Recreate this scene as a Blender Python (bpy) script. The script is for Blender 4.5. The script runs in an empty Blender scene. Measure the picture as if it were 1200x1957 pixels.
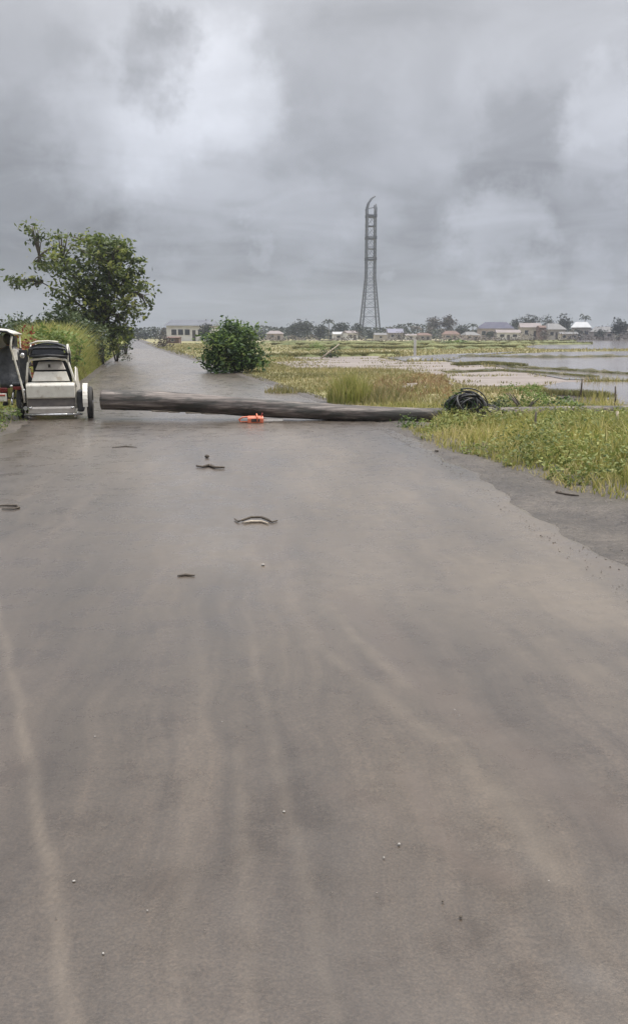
import bpy, math, random
import numpy as np
from mathutils import Vector, Matrix
R = math.radians
random.seed(7); rng = np.random.default_rng(11)
sc = bpy.context.scene
COL = sc.collection

# ------------------------------------------------------------------ camera
F = 1650.0; W_, H_ = 1200.0, 1957.0; PITCH = R(11.6); CAMH = 1.6
cd = bpy.data.cameras.new('camera'); cam = bpy.data.objects.new('camera', cd); COL.objects.link(cam)
cd.sensor_fit = 'VERTICAL'; cd.sensor_height = 24; cd.lens = 24*F/H_
cd.clip_start = 0.05; cd.clip_end = 8000
cam.location = (0, 0, CAMH); cam.rotation_euler = (math.pi/2-PITCH, 0, 0)
sc.camera = cam
CP, SP = math.cos(PITCH), math.sin(PITCH)
def ray(px, py):
    a = (px-600)/F; b = -(py-978.5)/F
    return (a, b*SP+CP, b*CP-SP)
def G(px, py, z=0.0):                      # place on the ground seen at that spot of the survey photo
    d = ray(px, py); t = (z-CAMH)/min(d[2], -0.003)
    return (d[0]*t, d[1]*t, z)
def P(px, py, Y):
    d = ray(px, py); t = Y/d[1]
    return (d[0]*t, Y, CAMH+d[2]*t)

# ------------------------------------------------------------------ tagging
def tag(o, label=None, cat=None, group=None, kind=None):
    if label: o['label'] = label
    if cat: o['category'] = cat
    if group: o['group'] = group
    if kind: o['kind'] = kind
    return o
def empty(name, loc, rz=0, label=None, cat=None, group=None):
    o = bpy.data.objects.new(name, None); COL.objects.link(o)
    o.location = loc; o.rotation_euler = (0, 0, rz); o.empty_display_size = .3
    return tag(o, label, cat, group)

# ------------------------------------------------------------------ mesh builder
class MB:
    def __init__(s): s.v = []; s.f = []; s.sm = []
    def add(s, vs, fs, smooth=False):
        n = len(s.v); s.v += [tuple(v) for v in vs]
        for f in fs: s.f.append(tuple(i+n for i in f)); s.sm.append(smooth)
        return s
    def box(s, c, d, rz=0, rx=0, ry=0, tp=1.0):
        M = Matrix.Rotation(rz, 3, 'Z') @ Matrix.Rotation(rx, 3, 'X') @ Matrix.Rotation(ry, 3, 'Y')
        vs = []
        for z in (-1, 1):
            k = tp if z > 0 else 1
            for x, y in ((-1, -1), (1, -1), (1, 1), (-1, 1)):
                vs.append(Vector(c) + M @ Vector((x*d[0]/2*k, y*d[1]/2*k, z*d[2]/2)))
        return s.add(vs, [(3, 2, 1, 0), (4, 5, 6, 7), (0, 1, 5, 4), (1, 2, 6, 5), (2, 3, 7, 6), (3, 0, 4, 7)])
    def tube(s, pts, rad, n=8, cap=True, jit=0, sy=1.0):
        pts = [Vector(p) for p in pts]
        if not isinstance(rad, (list, tuple)): rad = [rad]*len(pts)
        vs = []; fs = []; prev = None
        for i, p in enumerate(pts):
            t = (pts[min(i+1, len(pts)-1)] - pts[max(i-1, 0)])
            if t.length < 1e-9: t = Vector((0, 0, 1))
            t.normalize()
            if prev is None:
                u = t.cross(Vector((0, 0, 1)))
                if u.length < .1: u = t.cross(Vector((0, 1, 0)))
            else:
                u = prev - t*prev.dot(t)
            u.normalize(); prev = u; w = t.cross(u)
            for k in range(n):
                a = 2*math.pi*k/n; r = rad[i]*(1+random.uniform(-jit, jit))
                vs.append(p + u*math.cos(a)*r + w*math.sin(a)*r*sy)
        for i in range(len(pts)-1):
            for k in range(n):
                a = i*n+k; b = i*n+(k+1) % n
                fs.append((a, b, b+n, a+n))
        s.add(vs, fs, True)
        if cap:
            m = len(s.v)-len(vs)
            s.f.append(tuple(m+k for k in range(n))[::-1]); s.sm.append(False)
            s.f.append(tuple(m+(len(pts)-1)*n+k for k in range(n))); s.sm.append(False)
        return s
    def torus(s, c, Rr, r, rot=(0, 0, 0), n=28, m=8, a0=0, a1=2*math.pi, sx=1, sz=1):
        M = Matrix.Rotation(rot[2], 3, 'Z') @ Matrix.Rotation(rot[1], 3, 'Y') @ Matrix.Rotation(rot[0], 3, 'X')
        full = abs(a1-a0-2*math.pi) < 1e-6
        k = n if full else n+1
        pts = [Vector(c) + M @ Vector((0, math.cos(a0+(a1-a0)*i/n)*Rr*sx, math.sin(a0+(a1-a0)*i/n)*Rr*sz)) for i in range(k)]
        if full: pts.append(pts[0].copy())
        return s.tube(pts, r, m, cap=not full)
    def sphere(s, c, r, n=10, m=7):
        if not isinstance(r, (list, tuple)): r = (r, r, r)
        vs = []; fs = []
        for i in range(m+1):
            t = math.pi*i/m
            for k in range(n):
                a = 2*math.pi*k/n
                vs.append((c[0]+r[0]*math.sin(t)*math.cos(a), c[1]+r[1]*math.sin(t)*math.sin(a), c[2]+r[2]*math.cos(t)))
        for i in range(m):
            for k in range(n):
                fs.append((i*n+k, (i+1)*n+k, (i+1)*n+(k+1) % n, i*n+(k+1) % n))
        return s.add(vs, fs, True)
    def prism(s, prof, x0, x1):             # profile in (y,z) extruded along x
        n = len(prof)
        vs = [(x0, a, b) for a, b in prof]+[(x1, a, b) for a, b in prof]
        fs = [tuple(range(n)), tuple(range(n, 2*n))[::-1]]
        for i in range(n):
            j = (i+1) % n; fs.append((i, i+n, j+n, j))
        return s.add(vs, fs)
    def build(s, name, mat, parent=None, bevel=0, seg=2):
        me = bpy.data.meshes.new(name); me.from_pydata(s.v, [], s.f)
        me.polygons.foreach_set('use_smooth', s.sm); me.materials.append(mat); me.update()
        o = bpy.data.objects.new(name, me); COL.objects.link(o); o.parent = parent
        if bevel:
            b = o.modifiers.new('bevel', 'BEVEL'); b.width = bevel; b.segments = seg; b.limit_method = 'ANGLE'; b.harden_normals = False
        return o

def tri_mesh(name, co, tris, mat, rnd=None, parent=None, smooth=False, ov=None):
    me = bpy.data.meshes.new(name); n = len(co); m = len(tris)
    me.vertices.add(n); me.vertices.foreach_set('co', np.ascontiguousarray(co, dtype=np.float32).ravel())
    me.loops.add(3*m); me.loops.foreach_set('vertex_index', np.ascontiguousarray(tris, dtype=np.int32).ravel())
    me.polygons.add(m); me.polygons.foreach_set('loop_start', np.arange(m, dtype=np.int32)*3)
    me.update(calc_edges=True)
    if rnd is not None:
        a = me.attributes.new('rnd', 'FLOAT', 'POINT'); a.data.foreach_set('value', np.asarray(rnd, dtype=np.float32))
    me.materials.append(mat); me.validate()
    o = bpy.data.objects.new(name, me); COL.objects.link(o); o.parent = parent
    return o

def leaf_arrays(c, size, asp=.42, droop=.25, up=.35, jit=.35):
    """folded leaves: c Nx3 base points"""
    N = len(c); az = rng.uniform(0, 2*np.pi, N); el = rng.normal(-droop, .5, N)
    d = np.stack([np.cos(az)*np.cos(el), np.sin(az)*np.cos(el), np.sin(el)], 1)
    nrm = rng.normal(0, 1, (N, 3)); nrm[:, 2] += up*3
    s = np.cross(d, nrm); s /= np.linalg.norm(s, axis=1)[:, None]+1e-9
    q = np.cross(s, d)
    L = size*rng.uniform(1-jit, 1+jit, N)[:, None]; w = L*asp
    b = c-d*L*.5
    v = np.stack([b, b+d*L*.45+s*w*.5-q*w*.15, b+d*L, b+d*L*.45-s*w*.5-q*w*.15, b+d*L*.5+q*w*.05], 1)
    i = np.arange(N)[:, None]*5
    t = np.concatenate([i+np.array([[0, 4, 1]]), i+np.array([[1, 4, 2]]), i+np.array([[0, 3, 4]]), i+np.array([[3, 2, 4]])], 0)
    return v.reshape(-1, 3), t
def blade_arrays(p, h, w, lean=.35):
    N = len(p); az = rng.uniform(0, 2*np.pi, N)
    s = np.stack([np.cos(az), np.sin(az), np.zeros(N)], 1); la = rng.uniform(0, 2*np.pi, N)
    ln = np.stack([np.cos(la), np.sin(la), np.zeros(N)], 1)*(np.abs(rng.normal(lean, lean*.5, N))*h)[:, None]
    up = np.zeros((N, 3)); up[:, 2] = h
    W = (w/2)[:, None]*s
    v = np.stack([p-W, p+W, p+up*.55+ln*.3-W*.8, p+up*.55+ln*.3+W*.8, p+up*.95+ln], 1)
    i = np.arange(N)[:, None]*5
    t = np.concatenate([i+np.array([[0, 1, 3]]), i+np.array([[0, 3, 2]]), i+np.array([[2, 3, 4]])], 0)
    return v.reshape(-1, 3), t
def merge(parts):
    V = []; T = []; n = 0; K = []
    for v, t, r in parts:
        V.append(v); T.append(t+n); n += len(v); K.append(r)
    return np.concatenate(V), np.concatenate(T), np.concatenate(K)

def inpoly(x, y, poly):
    ins = np.zeros(len(x), bool); n = len(poly)
    for i in range(n):
        x1, y1 = poly[i][:2]; x2, y2 = poly[(i+1) % n][:2]
        c = ((y1 > y) != (y2 > y)) & (x < (x2-x1)*(y-y1)/((y2-y1)+1e-12)+x1)
        ins ^= c
    return ins

# ------------------------------------------------------------------ materials
def nodes(name):
    m = bpy.data.materials.new(name); m.use_nodes = True; nt = m.node_tree
    b = nt.nodes['Principled BSDF']; return m, nt, b
def N(nt, typ, **kw):
    n = nt.nodes.new(typ)
    for k, v in kw.items():
        if k.startswith('i_'):
            key = k[2:]; key = int(key) if key.isdigit() else key
            n.inputs[key].default_value = v
        else: setattr(n, k, v)
    return n
def ramp(nt, src, stops):
    r = nt.nodes.new('ShaderNodeValToRGB'); el = r.color_ramp.elements
    while len(el) < len(stops): el.new(.5)
    for e, (p, c) in zip(el, stops): e.position = p; e.color = (*c, 1) if len(c) == 3 else c
    nt.links.new(src, r.inputs[0]); return r
def noise(nt, vec, scale, detail=4, rough=.55):
    n = N(nt, 'ShaderNodeTexNoise'); n.inputs['Scale'].default_value = scale
    n.inputs['Detail'].default_value = detail; n.inputs['Roughness'].default_value = rough
    if vec is not None: nt.links.new(vec, n.inputs['Vector'])
    return n
def simple(name, c1, c2=None, scale=6, rough=.6, metal=0, bump=.0, bscale=40, spec=.5, stretch=None, wear=None):
    m, nt, b = nodes(name); tc = N(nt, 'ShaderNodeTexCoord'); vec = tc.outputs['Object']
    if stretch:
        mp = N(nt, 'ShaderNodeMapping'); mp.inputs['Scale'].default_value = stretch
        nt.links.new(vec, mp.inputs[0]); vec = mp.outputs[0]
    c2 = c2 or tuple(x*.7 for x in c1)
    n = noise(nt, vec, scale, 6, .6); r = ramp(nt, n.outputs[0], [(.35, c1), (.68, c2)] if not wear else [(.3, c1), (.58, c2), (.66, wear)])
    nt.links.new(r.outputs[0], b.inputs['Base Color'])
    b.inputs['Roughness'].default_value = rough; b.inputs['Metallic'].default_value = metal
    b.inputs['Specular IOR Level'].default_value = spec
    if bump:
        n2 = noise(nt, vec, bscale, 5, .6); bp = N(nt, 'ShaderNodeBump'); bp.inputs['Strength'].default_value = bump
        bp.inputs['Distance'].default_value = .02
        nt.links.new(n2.outputs[0], bp.inputs['Height']); nt.links.new(bp.outputs[0], b.inputs['Normal'])
    return m
def leafmat(name, stops, trans=.35, rough=.55, big=.0, bigscale=.6):
    """colour per leaf from its own random number"""
    m, nt, b = nodes(name)
    a = N(nt, 'ShaderNodeAttribute', attribute_name='rnd')
    r = ramp(nt, a.outputs['Fac'], stops)
    tc = N(nt, 'ShaderNodeTexCoord'); n = noise(nt, tc.outputs['Object'], bigscale, 3)
    hs = N(nt, 'ShaderNodeHueSaturation'); mr = N(nt, 'ShaderNodeMapRange'); 
    mr.inputs[1].default_value = .3; mr.inputs[2].default_value = .7; mr.inputs[3].default_value = .75; mr.inputs[4].default_value = 1.3
    nt.links.new(n.outputs[0], mr.inputs[0]); nt.links.new(mr.outputs[0], hs.inputs['Value']); nt.links.new(r.outputs[0], hs.inputs['Color'])
    nt.links.new(hs.outputs[0], b.inputs['Base Color']); b.inputs['Roughness'].default_value = rough
    b.inputs['Specular IOR Level'].default_value = .35
    tr = N(nt, 'ShaderNodeBsdfTranslucent'); nt.links.new(hs.outputs[0], tr.inputs['Color'])
    mx = N(nt, 'ShaderNodeMixShader'); mx.inputs[0].default_value = trans
    nt.links.new(b.outputs[0], mx.inputs[1]); nt.links.new(tr.outputs[0], mx.inputs[2])
    nt.links.new(mx.outputs[0], nt.nodes['Material Output'].inputs['Surface'])
    return m

M = {}
M['white'] = simple('white_paint', (.66, .635, .56), (.56, .53, .46), 9, .35, wear=(.42, .37, .3))
M['cream'] = simple('cream_paint', (.5, .47, .42), (.38, .34, .3), 9, .45)
M['black'] = simple('black_vinyl', (.012, .012, .014), (.03, .03, .03), 12, .5, bump=.3, bscale=20)
M['tarp'] = simple('black_tarp', (.016, .017, .018), (.05, .05, .05), 18, .45, bump=.8, bscale=9)
M['dark'] = simple('dark_metal', (.03, .028, .026), (.07, .06, .05), 15, .5, metal=.3)
M['greyp'] = simple('grey_panel', (.09, .08, .075), (.15, .13, .115), 8, .5)
M['chrome'] = simple('worn_chrome', (.6, .6, .6), (.4, .38, .35), 20, .25, metal=.9)
M['rubber'] = simple('tyre_rubber', (.02, .02, .02), (.05, .045, .04), 20, .85)
M['red'] = simple('red_lamp', (.12, .008, .006), (.08, .006, .006), 10, .25)
M['redp'] = simple('red_paint', (.4, .06, .04), (.3, .05, .04), 10, .4)
M['glass'] = simple('dark_glass', (.02, .022, .025), (.03, .03, .035), 3, .08)
M['orange'] = simple('orange_plastic', (.62, .17, .08), (.5, .12, .06), 8, .4)
M['steel'] = simple('bar_steel', (.75, .73, .68), (.6, .57, .52), 30, .4)
M['bark'] = simple('bark', (.12, .1, .08), (.06, .05, .04), 5, .9, bump=.8, bscale=14, stretch=(3, 3, .6))
M['barkpale'] = simple('pale_bark', (.22, .2, .17), (.12, .1, .08), 5, .9, bump=.6, bscale=14, stretch=(3, 3, .6))
M['wood'] = simple('stick_wood', (.05, .04, .03), (.1, .08, .06), 20, .85)
M['paleStick'] = simple('pale_wood', (.42, .36, .28), (.3, .25, .19), 20, .85)
M['stone'] = simple('pebble_stone', (.3, .28, .25), (.2, .185, .165), 30, .7)
M['pebblemix'] = simple('grit_stone', (.22, .19, .16), (.10, .085, .07), 40, .8)
M['cable'] = simple('black_cable', (.012, .012, .012), (.03, .028, .026), 9, .5)
M['tower'] = simple('galvanised_steel', (.12, .13, .145), (.08, .085, .09), .5, .6, metal=.2)
M['towerdk'] = simple('dark_platform_steel', (.03, .033, .04), (.05, .05, .055), .5, .7)
M['concrete'] = simple('post_concrete', (.55, .53, .5), (.42, .4, .37), 8, .8)

# utility pole: weathered timber with grain along its length (object X)
def pole_mat():
    m, nt, b = nodes('weathered_pole')
    tc = N(nt, 'ShaderNodeTexCoord'); mp = N(nt, 'ShaderNodeMapping'); mp.inputs['Scale'].default_value = (.35, 6, 6)
    nt.links.new(tc.outputs['Object'], mp.inputs[0])
    n1 = noise(nt, mp.outputs[0], 2.2, 8, .65); r = ramp(nt, n1.outputs[0], [(.34, (.022, .016, .013)), (.48, (.10, .08, .067)), (.66, (.26, .22, .19))])
    mq = N(nt, 'ShaderNodeMapping'); mq.inputs['Scale'].default_value = (.6, 3, 3); nt.links.new(tc.outputs['Object'], mq.inputs[0]); n2 = noise(nt, mq.outputs[0], 1.7, 8, .68); r2 = ramp(nt, n2.outputs[0], [(.46, (.0, .0, .0)), (.56, (1, 1, 1))])
    mx = N(nt, 'ShaderNodeMix', data_type='RGBA'); nt.links.new(r2.outputs[0], mx.inputs[0]); nt.links.new(r.outputs[0], mx.inputs[6]); mx.inputs[7].default_value = (.035, .031, .024, 1)
    nt.links.new(mx.outputs[2], b.inputs['Base Color']); b.inputs['Roughness'].default_value = .62
    bp = N(nt, 'ShaderNodeBump'); bp.inputs['Strength'].default_value = .9; bp.inputs['Distance'].default_value = .03
    nt.links.new(n1.outputs[0], bp.inputs['Height']); nt.links.new(bp.outputs[0], b.inputs['Normal'])
    return m
M['pole'] = pole_mat()

def road_mat():
    m, nt, b = nodes('wet_asphalt'); L = nt.links.new
    tc = N(nt, 'ShaderNodeTexCoord'); uv = tc.outputs['UV']; ob = tc.outputs['Object']
    mp = N(nt, 'ShaderNodeMapping'); mp.inputs['Scale'].default_value = (1.0, .10, 1); L(uv, mp.inputs[0])
    st = noise(nt, mp.outputs[0], 2.6, 6, .6)           # streaks along the lane
    mp2 = N(nt, 'ShaderNodeMapping'); mp2.inputs['Scale'].default_value = (1.0, .35, 1); L(uv, mp2.inputs[0])
    bl = noise(nt, mp2.outputs[0], .8, 5, .55)            # broad damp patches
    fine = noise(nt, ob, 110, 3, .7); mid = noise(nt, ob, 9, 6, .6)
    apale = N(nt, 'ShaderNodeAttribute', attribute_name='mud'); awet_shade = N(nt, 'ShaderNodeAttribute', attribute_name='wet')
    base = ramp(nt, st.outputs[0], [(.3, (.032, .026, .021)), (.5, (.048, .039, .031)), (.72, (.074, .060, .048))])
    blr = ramp(nt, bl.outputs[0], [(.35, (.88, .86, .90)), (.65, (1.1, 1.09, 1.05))])
    m1 = N(nt, 'ShaderNodeMix', data_type='RGBA', blend_type='MULTIPLY'); m1.inputs[0].default_value = 1
    L(base.outputs[0], m1.inputs[6]); L(blr.outputs[0], m1.inputs[7])
    mp3 = N(nt, 'ShaderNodeMapping'); mp3.inputs['Scale'].default_value = (1.0, .06, 1); L(uv, mp3.inputs[0])
    tk = noise(nt, mp3.outputs[0], 9, 5, .65); tkr = ramp(nt, tk.outputs[0], [(.33, (.78, .77, .76)), (.5, (1, 1, 1)), (.66, (1.2, 1.19, 1.17))])
    mt_ = N(nt, 'ShaderNodeMix', data_type='RGBA', blend_type='MULTIPLY'); mt_.inputs[0].default_value = 1; L(m1.outputs[2], mt_.inputs[6]); L(tkr.outputs[0], mt_.inputs[7])
    ptn = noise(nt, ob, 3.2, 8, .7); ptr = ramp(nt, ptn.outputs[0], [(.36, (.72, .70, .70)), (.47, (1, 1, 1)), (.6, (1.1, 1.1, 1.08))])
    mp_ = N(nt, 'ShaderNodeMix', data_type='RGBA', blend_type='MULTIPLY'); mp_.inputs[0].default_value = .8; L(mt_.outputs[2], mp_.inputs[6]); L(ptr.outputs[0], mp_.inputs[7])
    fr = ramp(nt, fine.outputs[0], [(.32, (.62, .62, .62)), (.5, (1, 1, 1)), (.68, (1.45, 1.42, 1.38))])
    m2 = N(nt, 'ShaderNodeMix', data_type='RGBA', blend_type='MULTIPLY'); m2.inputs[0].default_value = 1
    L(mp_.outputs[2], m2.inputs[6]); L(fr.outputs[0], m2.inputs[7])
    # pale dried mud streaks and broad paler areas
    mm = N(nt, 'ShaderNodeMath', operation='MULTIPLY'); L(apale.outputs['Fac'], mm.inputs[0])
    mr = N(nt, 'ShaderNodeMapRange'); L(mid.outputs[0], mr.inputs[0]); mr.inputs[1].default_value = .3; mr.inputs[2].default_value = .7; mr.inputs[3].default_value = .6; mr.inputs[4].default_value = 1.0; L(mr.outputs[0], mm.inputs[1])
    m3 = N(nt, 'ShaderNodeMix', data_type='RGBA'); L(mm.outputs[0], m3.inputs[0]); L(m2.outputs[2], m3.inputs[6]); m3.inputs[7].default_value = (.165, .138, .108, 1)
    # damp earth, plus the fallen pole's shadow band painted in
    mw = N(nt, 'ShaderNodeMath', operation='MULTIPLY'); L(awet_shade.outputs['Fac'], mw.inputs[0]); L(mr.outputs[0], mw.inputs[1])
    m4 = N(nt, 'ShaderNodeMix', data_type='RGBA'); L(mw.outputs[0], m4.inputs[0]); L(m3.outputs[2], m4.inputs[6]); m4.inputs[7].default_value = (.075, .058, .047, 1)
    L(m4.outputs[2], b.inputs['Base Color'])
    rr = N(nt, 'ShaderNodeMapRange'); L(bl.outputs[0], rr.inputs[0]); rr.inputs[1].default_value = .3; rr.inputs[2].default_value = .7; rr.inputs[3].default_value = .26; rr.inputs[4].default_value = .55
    L(rr.outputs[0], b.inputs['Roughness']); b.inputs['Specular IOR Level'].default_value = .45; b.inputs['Specular Tint'].default_value = (1, .93, .85, 1); b.inputs['Coat Weight'].default_value = .95; cr_ = N(nt, 'ShaderNodeMapRange'); L(ptn.outputs[0], cr_.inputs[0]); cr_.inputs[1].default_value = .35; cr_.inputs[2].default_value = .65; cr_.inputs[3].default_value = .22; cr_.inputs[4].default_value = .40; L(cr_.outputs[0], b.inputs['Coat Roughness']); b.inputs['Coat IOR'].default_value = 1.62; b.inputs['Coat Tint'].default_value = (1, .95, .88, 1)
    bp = N(nt, 'ShaderNodeBump'); bp.inputs['Strength'].default_value = .4; bp.inputs['Distance'].default_value = .004
    bp2 = N(nt, 'ShaderNodeBump'); bp2.inputs['Strength'].default_value = .32; bp2.inputs['Distance'].default_value = .016
    L(mid.outputs[0], bp2.inputs['Height']); L(fine.outputs[0], bp.inputs['Height']); L(bp2.outputs[0], bp.inputs['Normal']); L(bp.outputs[0], b.inputs['Normal'])
    return m
M['road'] = road_mat()

def ground_mat(name, stops, sc1=.25, sc2=3.0, rough=.9, bump=.6, stretch=(1, 1, 1)):
    m, nt, b = nodes(name); L = nt.links.new
    tc = N(nt, 'ShaderNodeTexCoord'); mp = N(nt, 'ShaderNodeMapping'); mp.inputs['Scale'].default_value = stretch; L(tc.outputs['Object'], mp.inputs[0])
    n1 = noise(nt, mp.outputs[0], sc1, 8, .62); n2 = noise(nt, mp.outputs[0], sc2, 6, .65)
    mx = N(nt, 'ShaderNodeMix', data_type='FLOAT'); mx.inputs[0].default_value = .4; L(n1.outputs[0], mx.inputs[2]); L(n2.outputs[0], mx.inputs[3])
    r = ramp(nt, mx.outputs[0], stops); L(r.outputs[0], b.inputs['Base Color']); b.inputs['Roughness'].default_value = rough
    bp = N(nt, 'ShaderNodeBump'); bp.inputs['Strength'].default_value = bump; bp.inputs['Distance'].default_value = .08; L(n2.outputs[0], bp.inputs['Height']); L(bp.outputs[0], b.inputs['Normal'])
    return m
M['ground'] = ground_mat('field_ground', [(.34, (.09, .095, .04)), (.45, (.18, .175, .07)), (.55, (.27, .23, .115)), (.66, (.30, .22, .16))], .12, 1.6, stretch=(.4, 1, 1))
M['mud'] = ground_mat('pale_mud', [(.35, (.12, .095, .08)), (.5, (.20, .165, .14)), (.65, (.29, .25, .22))], .5, 4, .55, .4, (.3, 1, 1))
M['shoulder'] = ground_mat('muddy_shoulder', [(.35, (.040, .033, .027)), (.5, (.075, .061, .049)), (.66, (.13, .107, .085))], 1.6, 14, .38, .8)
M['bund'] = ground_mat('bund_earth', [(.36, (.045, .05, .025)), (.5, (.075, .07, .04)), (.66, (.15, .13, .08))], .8, 6, .9, .5)
M['bundgreen'] = ground_mat('grassy_bund', [(.36, (.06, .075, .025)), (.5, (.12, .13, .045)), (.66, (.22, .21, .09))], .4, 4, .9, .5)
M['strip'] = ground_mat('dry_stubble', [(.36, (.22, .20, .10)), (.5, (.34, .30, .18)), (.66, (.40, .35, .24))], .05, .6, .9, .3, (.3, 1, 1))
def water_mat():
    m, nt, b = nodes('paddy_water'); L = nt.links.new
    tc = N(nt, 'ShaderNodeTexCoord'); n = noise(nt, tc.outputs['Object'], 2.2, 5, .6); n2 = noise(nt, tc.outputs['Object'], .12, 5, .6)
    r = ramp(nt, n2.outputs[0], [(.35, (.13, .11, .105)), (.65, (.21, .185, .175))]); L(r.outputs[0], b.inputs['Base Color'])
    b.inputs['Roughness'].default_value = .12; b.inputs['IOR'].default_value = 1.33
    bp = N(nt, 'ShaderNodeBump'); bp.inputs['Strength'].default_value = .25; bp.inputs['Distance'].default_value = .02; L(n.outputs[0], bp.inputs['Height']); L(bp.outputs[0], b.inputs['Normal'])
    return m
M['water'] = water_mat()

M['grassY'] = leafmat('verge_grass', [(0, (.06, .085, .022)), (.3, (.17, .19, .045)), (.6, (.34, .32, .09)), (1, (.5, .42, .2))], .35, bigscale=.9)
M['grassF'] = leafmat('field_grass', [(0, (.085, .09, .035)), (.4, (.18, .175, .065)), (.75, (.29, .255, .11)), (1, (.38, .30, .17))], .3, bigscale=.25)
M['weedleaf'] = leafmat('weed_leaf', [(0, (.065, .10, .028)), (.5, (.17, .20, .05)), (1, (.33, .33, .11))], .35, bigscale=1.3)
M['redweed'] = leafmat('russet_weed', [(0, (.16, .10, .05)), (.4, (.27, .17, .085)), (.7, (.34, .27, .12)), (1, (.36, .33, .13))], .2)
M['bank'] = leafmat('bank_grass', [(0, (.12, .15, .04)), (.4, (.25, .27, .07)), (.8, (.36, .34, .11)), (1, (.42, .34, .16))], .35, bigscale=.5)
M['leafA'] = leafmat('broad_tree_leaf', [(0, (.035, .052, .02)), (.4, (.08, .11, .03)), (.75, (.20, .235, .05)), (1, (.36, .36, .12))], .4, .4, bigscale=.35)
M['leafB'] = leafmat('dense_bush_leaf', [(0, (.022, .045, .016)), (.4, (.055, .10, .026)), (.75, (.16, .23, .055)), (1, (.28, .34, .1))], .3, bigscale=1.2)
M['leafD'] = leafmat('dark_shrub_leaf', [(0, (.03, .045, .018)), (.5, (.05, .075, .025)), (1, (.10, .13, .05))], .25, bigscale=.5)
M['leafL'] = leafmat('light_shrub_leaf', [(0, (.08, .13, .03)), (.5, (.15, .21, .05)), (1, (.25, .3, .09))], .35, bigscale=.8)
M['leafR'] = leafmat('reddish_leaf', [(0, (.14, .03, .018)), (.5, (.26, .06, .035)), (1, (.36, .14, .07))], .3)
M['leafFar'] = leafmat('far_tree_leaf', [(0, (.014, .019, .014)), (.5, (.026, .034, .022)), (1, (.045, .056, .034))], .15, bigscale=.06)
M['leafBrown'] = leafmat('brown_far_leaf', [(0, (.045, .035, .03)), (.5, (.075, .06, .045)), (1, (.11, .095, .07))], .15, bigscale=.06)

# ------------------------------------------------------------------ ground, road
def sheet(name, poly, z, mat, kind='structure'):
    me = bpy.data.meshes.new(name); me.from_pydata([(p[0], p[1], z) for p in poly], [], [tuple(range(len(poly)))])
    if me.polygons[0].normal.z < 0: me.flip_normals()
    me.materials.append(mat); o = bpy.data.objects.new(name, me); COL.objects.link(o); tag(o, kind=kind); return o
def dens(poly, k=5, amp=.0):
    out = []
    for i in range(len(poly)):
        a = poly[i]; b = poly[(i+1) % len(poly)]
        L = math.hypot(b[0]-a[0], b[1]-a[1])
        for j in range(k):
            t = j/k; q = amp*L*random.uniform(-1, 1)*math.sin(math.pi*t)
            out.append((a[0]+(b[0]-a[0])*t + q*(a[1]-b[1])/(L+1e-6)*.6, a[1]+(b[1]-a[1])*t + q*(b[0]-a[0])/(L+1e-6)*.6))
    return out
sheet('ground', [(-1500, -40), (1500, -40), (1500, 1600), (-1500, 1600)], 0, M['ground'])

RY = np.array([-8, 2, 5.7, 8.4, 11.1, 13.2, 15.4, 20.7, 28, 38.6, 54, 76, 110, 166, 300, 480.])
RX = np.array([2.9, 2.5, 2.15, 2.02, 1.85, 1.62, 1.3, .25, -1.35, -3.75, -7.3, -12.4, -20, -32, -60.5, -98.])
LY = np.array([-8, 4, 13.4, 20, 32.6, 54, 80, 129, 300, 480.])
LX = np.array([-3.4, -4.2, -4.95, -6.0, -8.3, -12.5, -17.5, -27.6, -65.2, -103.])
def smooth_i(y, Y, X):
    y = np.asarray(y, float); s = 0
    w = np.maximum(1.0, y*.06)
    for k in np.linspace(-1, 1, 9): s = s+np.interp(y+k*w, Y, X)
    return s/9
def rx(y): return smooth_i(y, RY, RX)
def lx(y): return smooth_i(y, LY, LX)
ys = np.concatenate([np.arange(-8, .6, .5), np.arange(.6, 8, .028), np.arange(8, 20, .09), 20*np.power(22, np.linspace(0, 1, 110))])
NU = 300; us = np.linspace(0, 1, NU)
def wob(y, s, a):
    return a*(np.sin(y*1.7+s)+.6*np.sin(y*4.3+2*s)+.5*np.sin(y*9.1+3*s)+.4*np.sin(y*.6+s))
XL = lx(ys)+wob(ys, 1.3, .06); XR = rx(ys)+wob(ys, 4.1, .05)
X = XL[:, None]*(1-us)+XR[:, None]*us; Y = np.repeat(ys[:, None], NU, 1)
def pl_dist(X, Y, pts):
    d = np.full(X.shape, 1e9)
    for (x1, y1, _), (x2, y2, _) in zip(pts[:-1], pts[1:]):
        dx, dy = x2-x1, y2-y1; t = np.clip(((X-x1)*dx+(Y-y1)*dy)/(dx*dx+dy*dy+1e-12), 0, 1)
        d = np.minimum(d, np.hypot(X-x1-t*dx, Y-y1-t*dy))
    return d
WX = .002*np.sin(Y*7+X*5)+.003*np.sin(Y*17-X*11)+.003*np.sin(X*31+Y*23); WY = .02*np.sin(X*9-Y*6)
BR = np.clip(.88+.14*np.sin(X*13+Y*5)*np.sin(Y*8.3-X*6)+.14*np.sin(Y*21+X*17)*np.sin(X*29-Y*9), .2, 1.15)
def strk(lst, brk=True):
    a = np.zeros(X.shape)
    for pts, w, s in lst:
        d = pl_dist(X+WX, Y+WY, [G(*p) for p in pts]); a = np.maximum(a, s*np.exp(-(d/(w*.85))**2)*(BR if brk else 1))
    return a
def pn_(x, y): return np.clip(.5+.3*np.sin(x*2.1+y*.9)*np.sin(y*.8-x*1.3)+.2*np.sin(x*5.3-y*1.1)+.1*np.sin(y*3.1+x*7), 0, 1)
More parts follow.
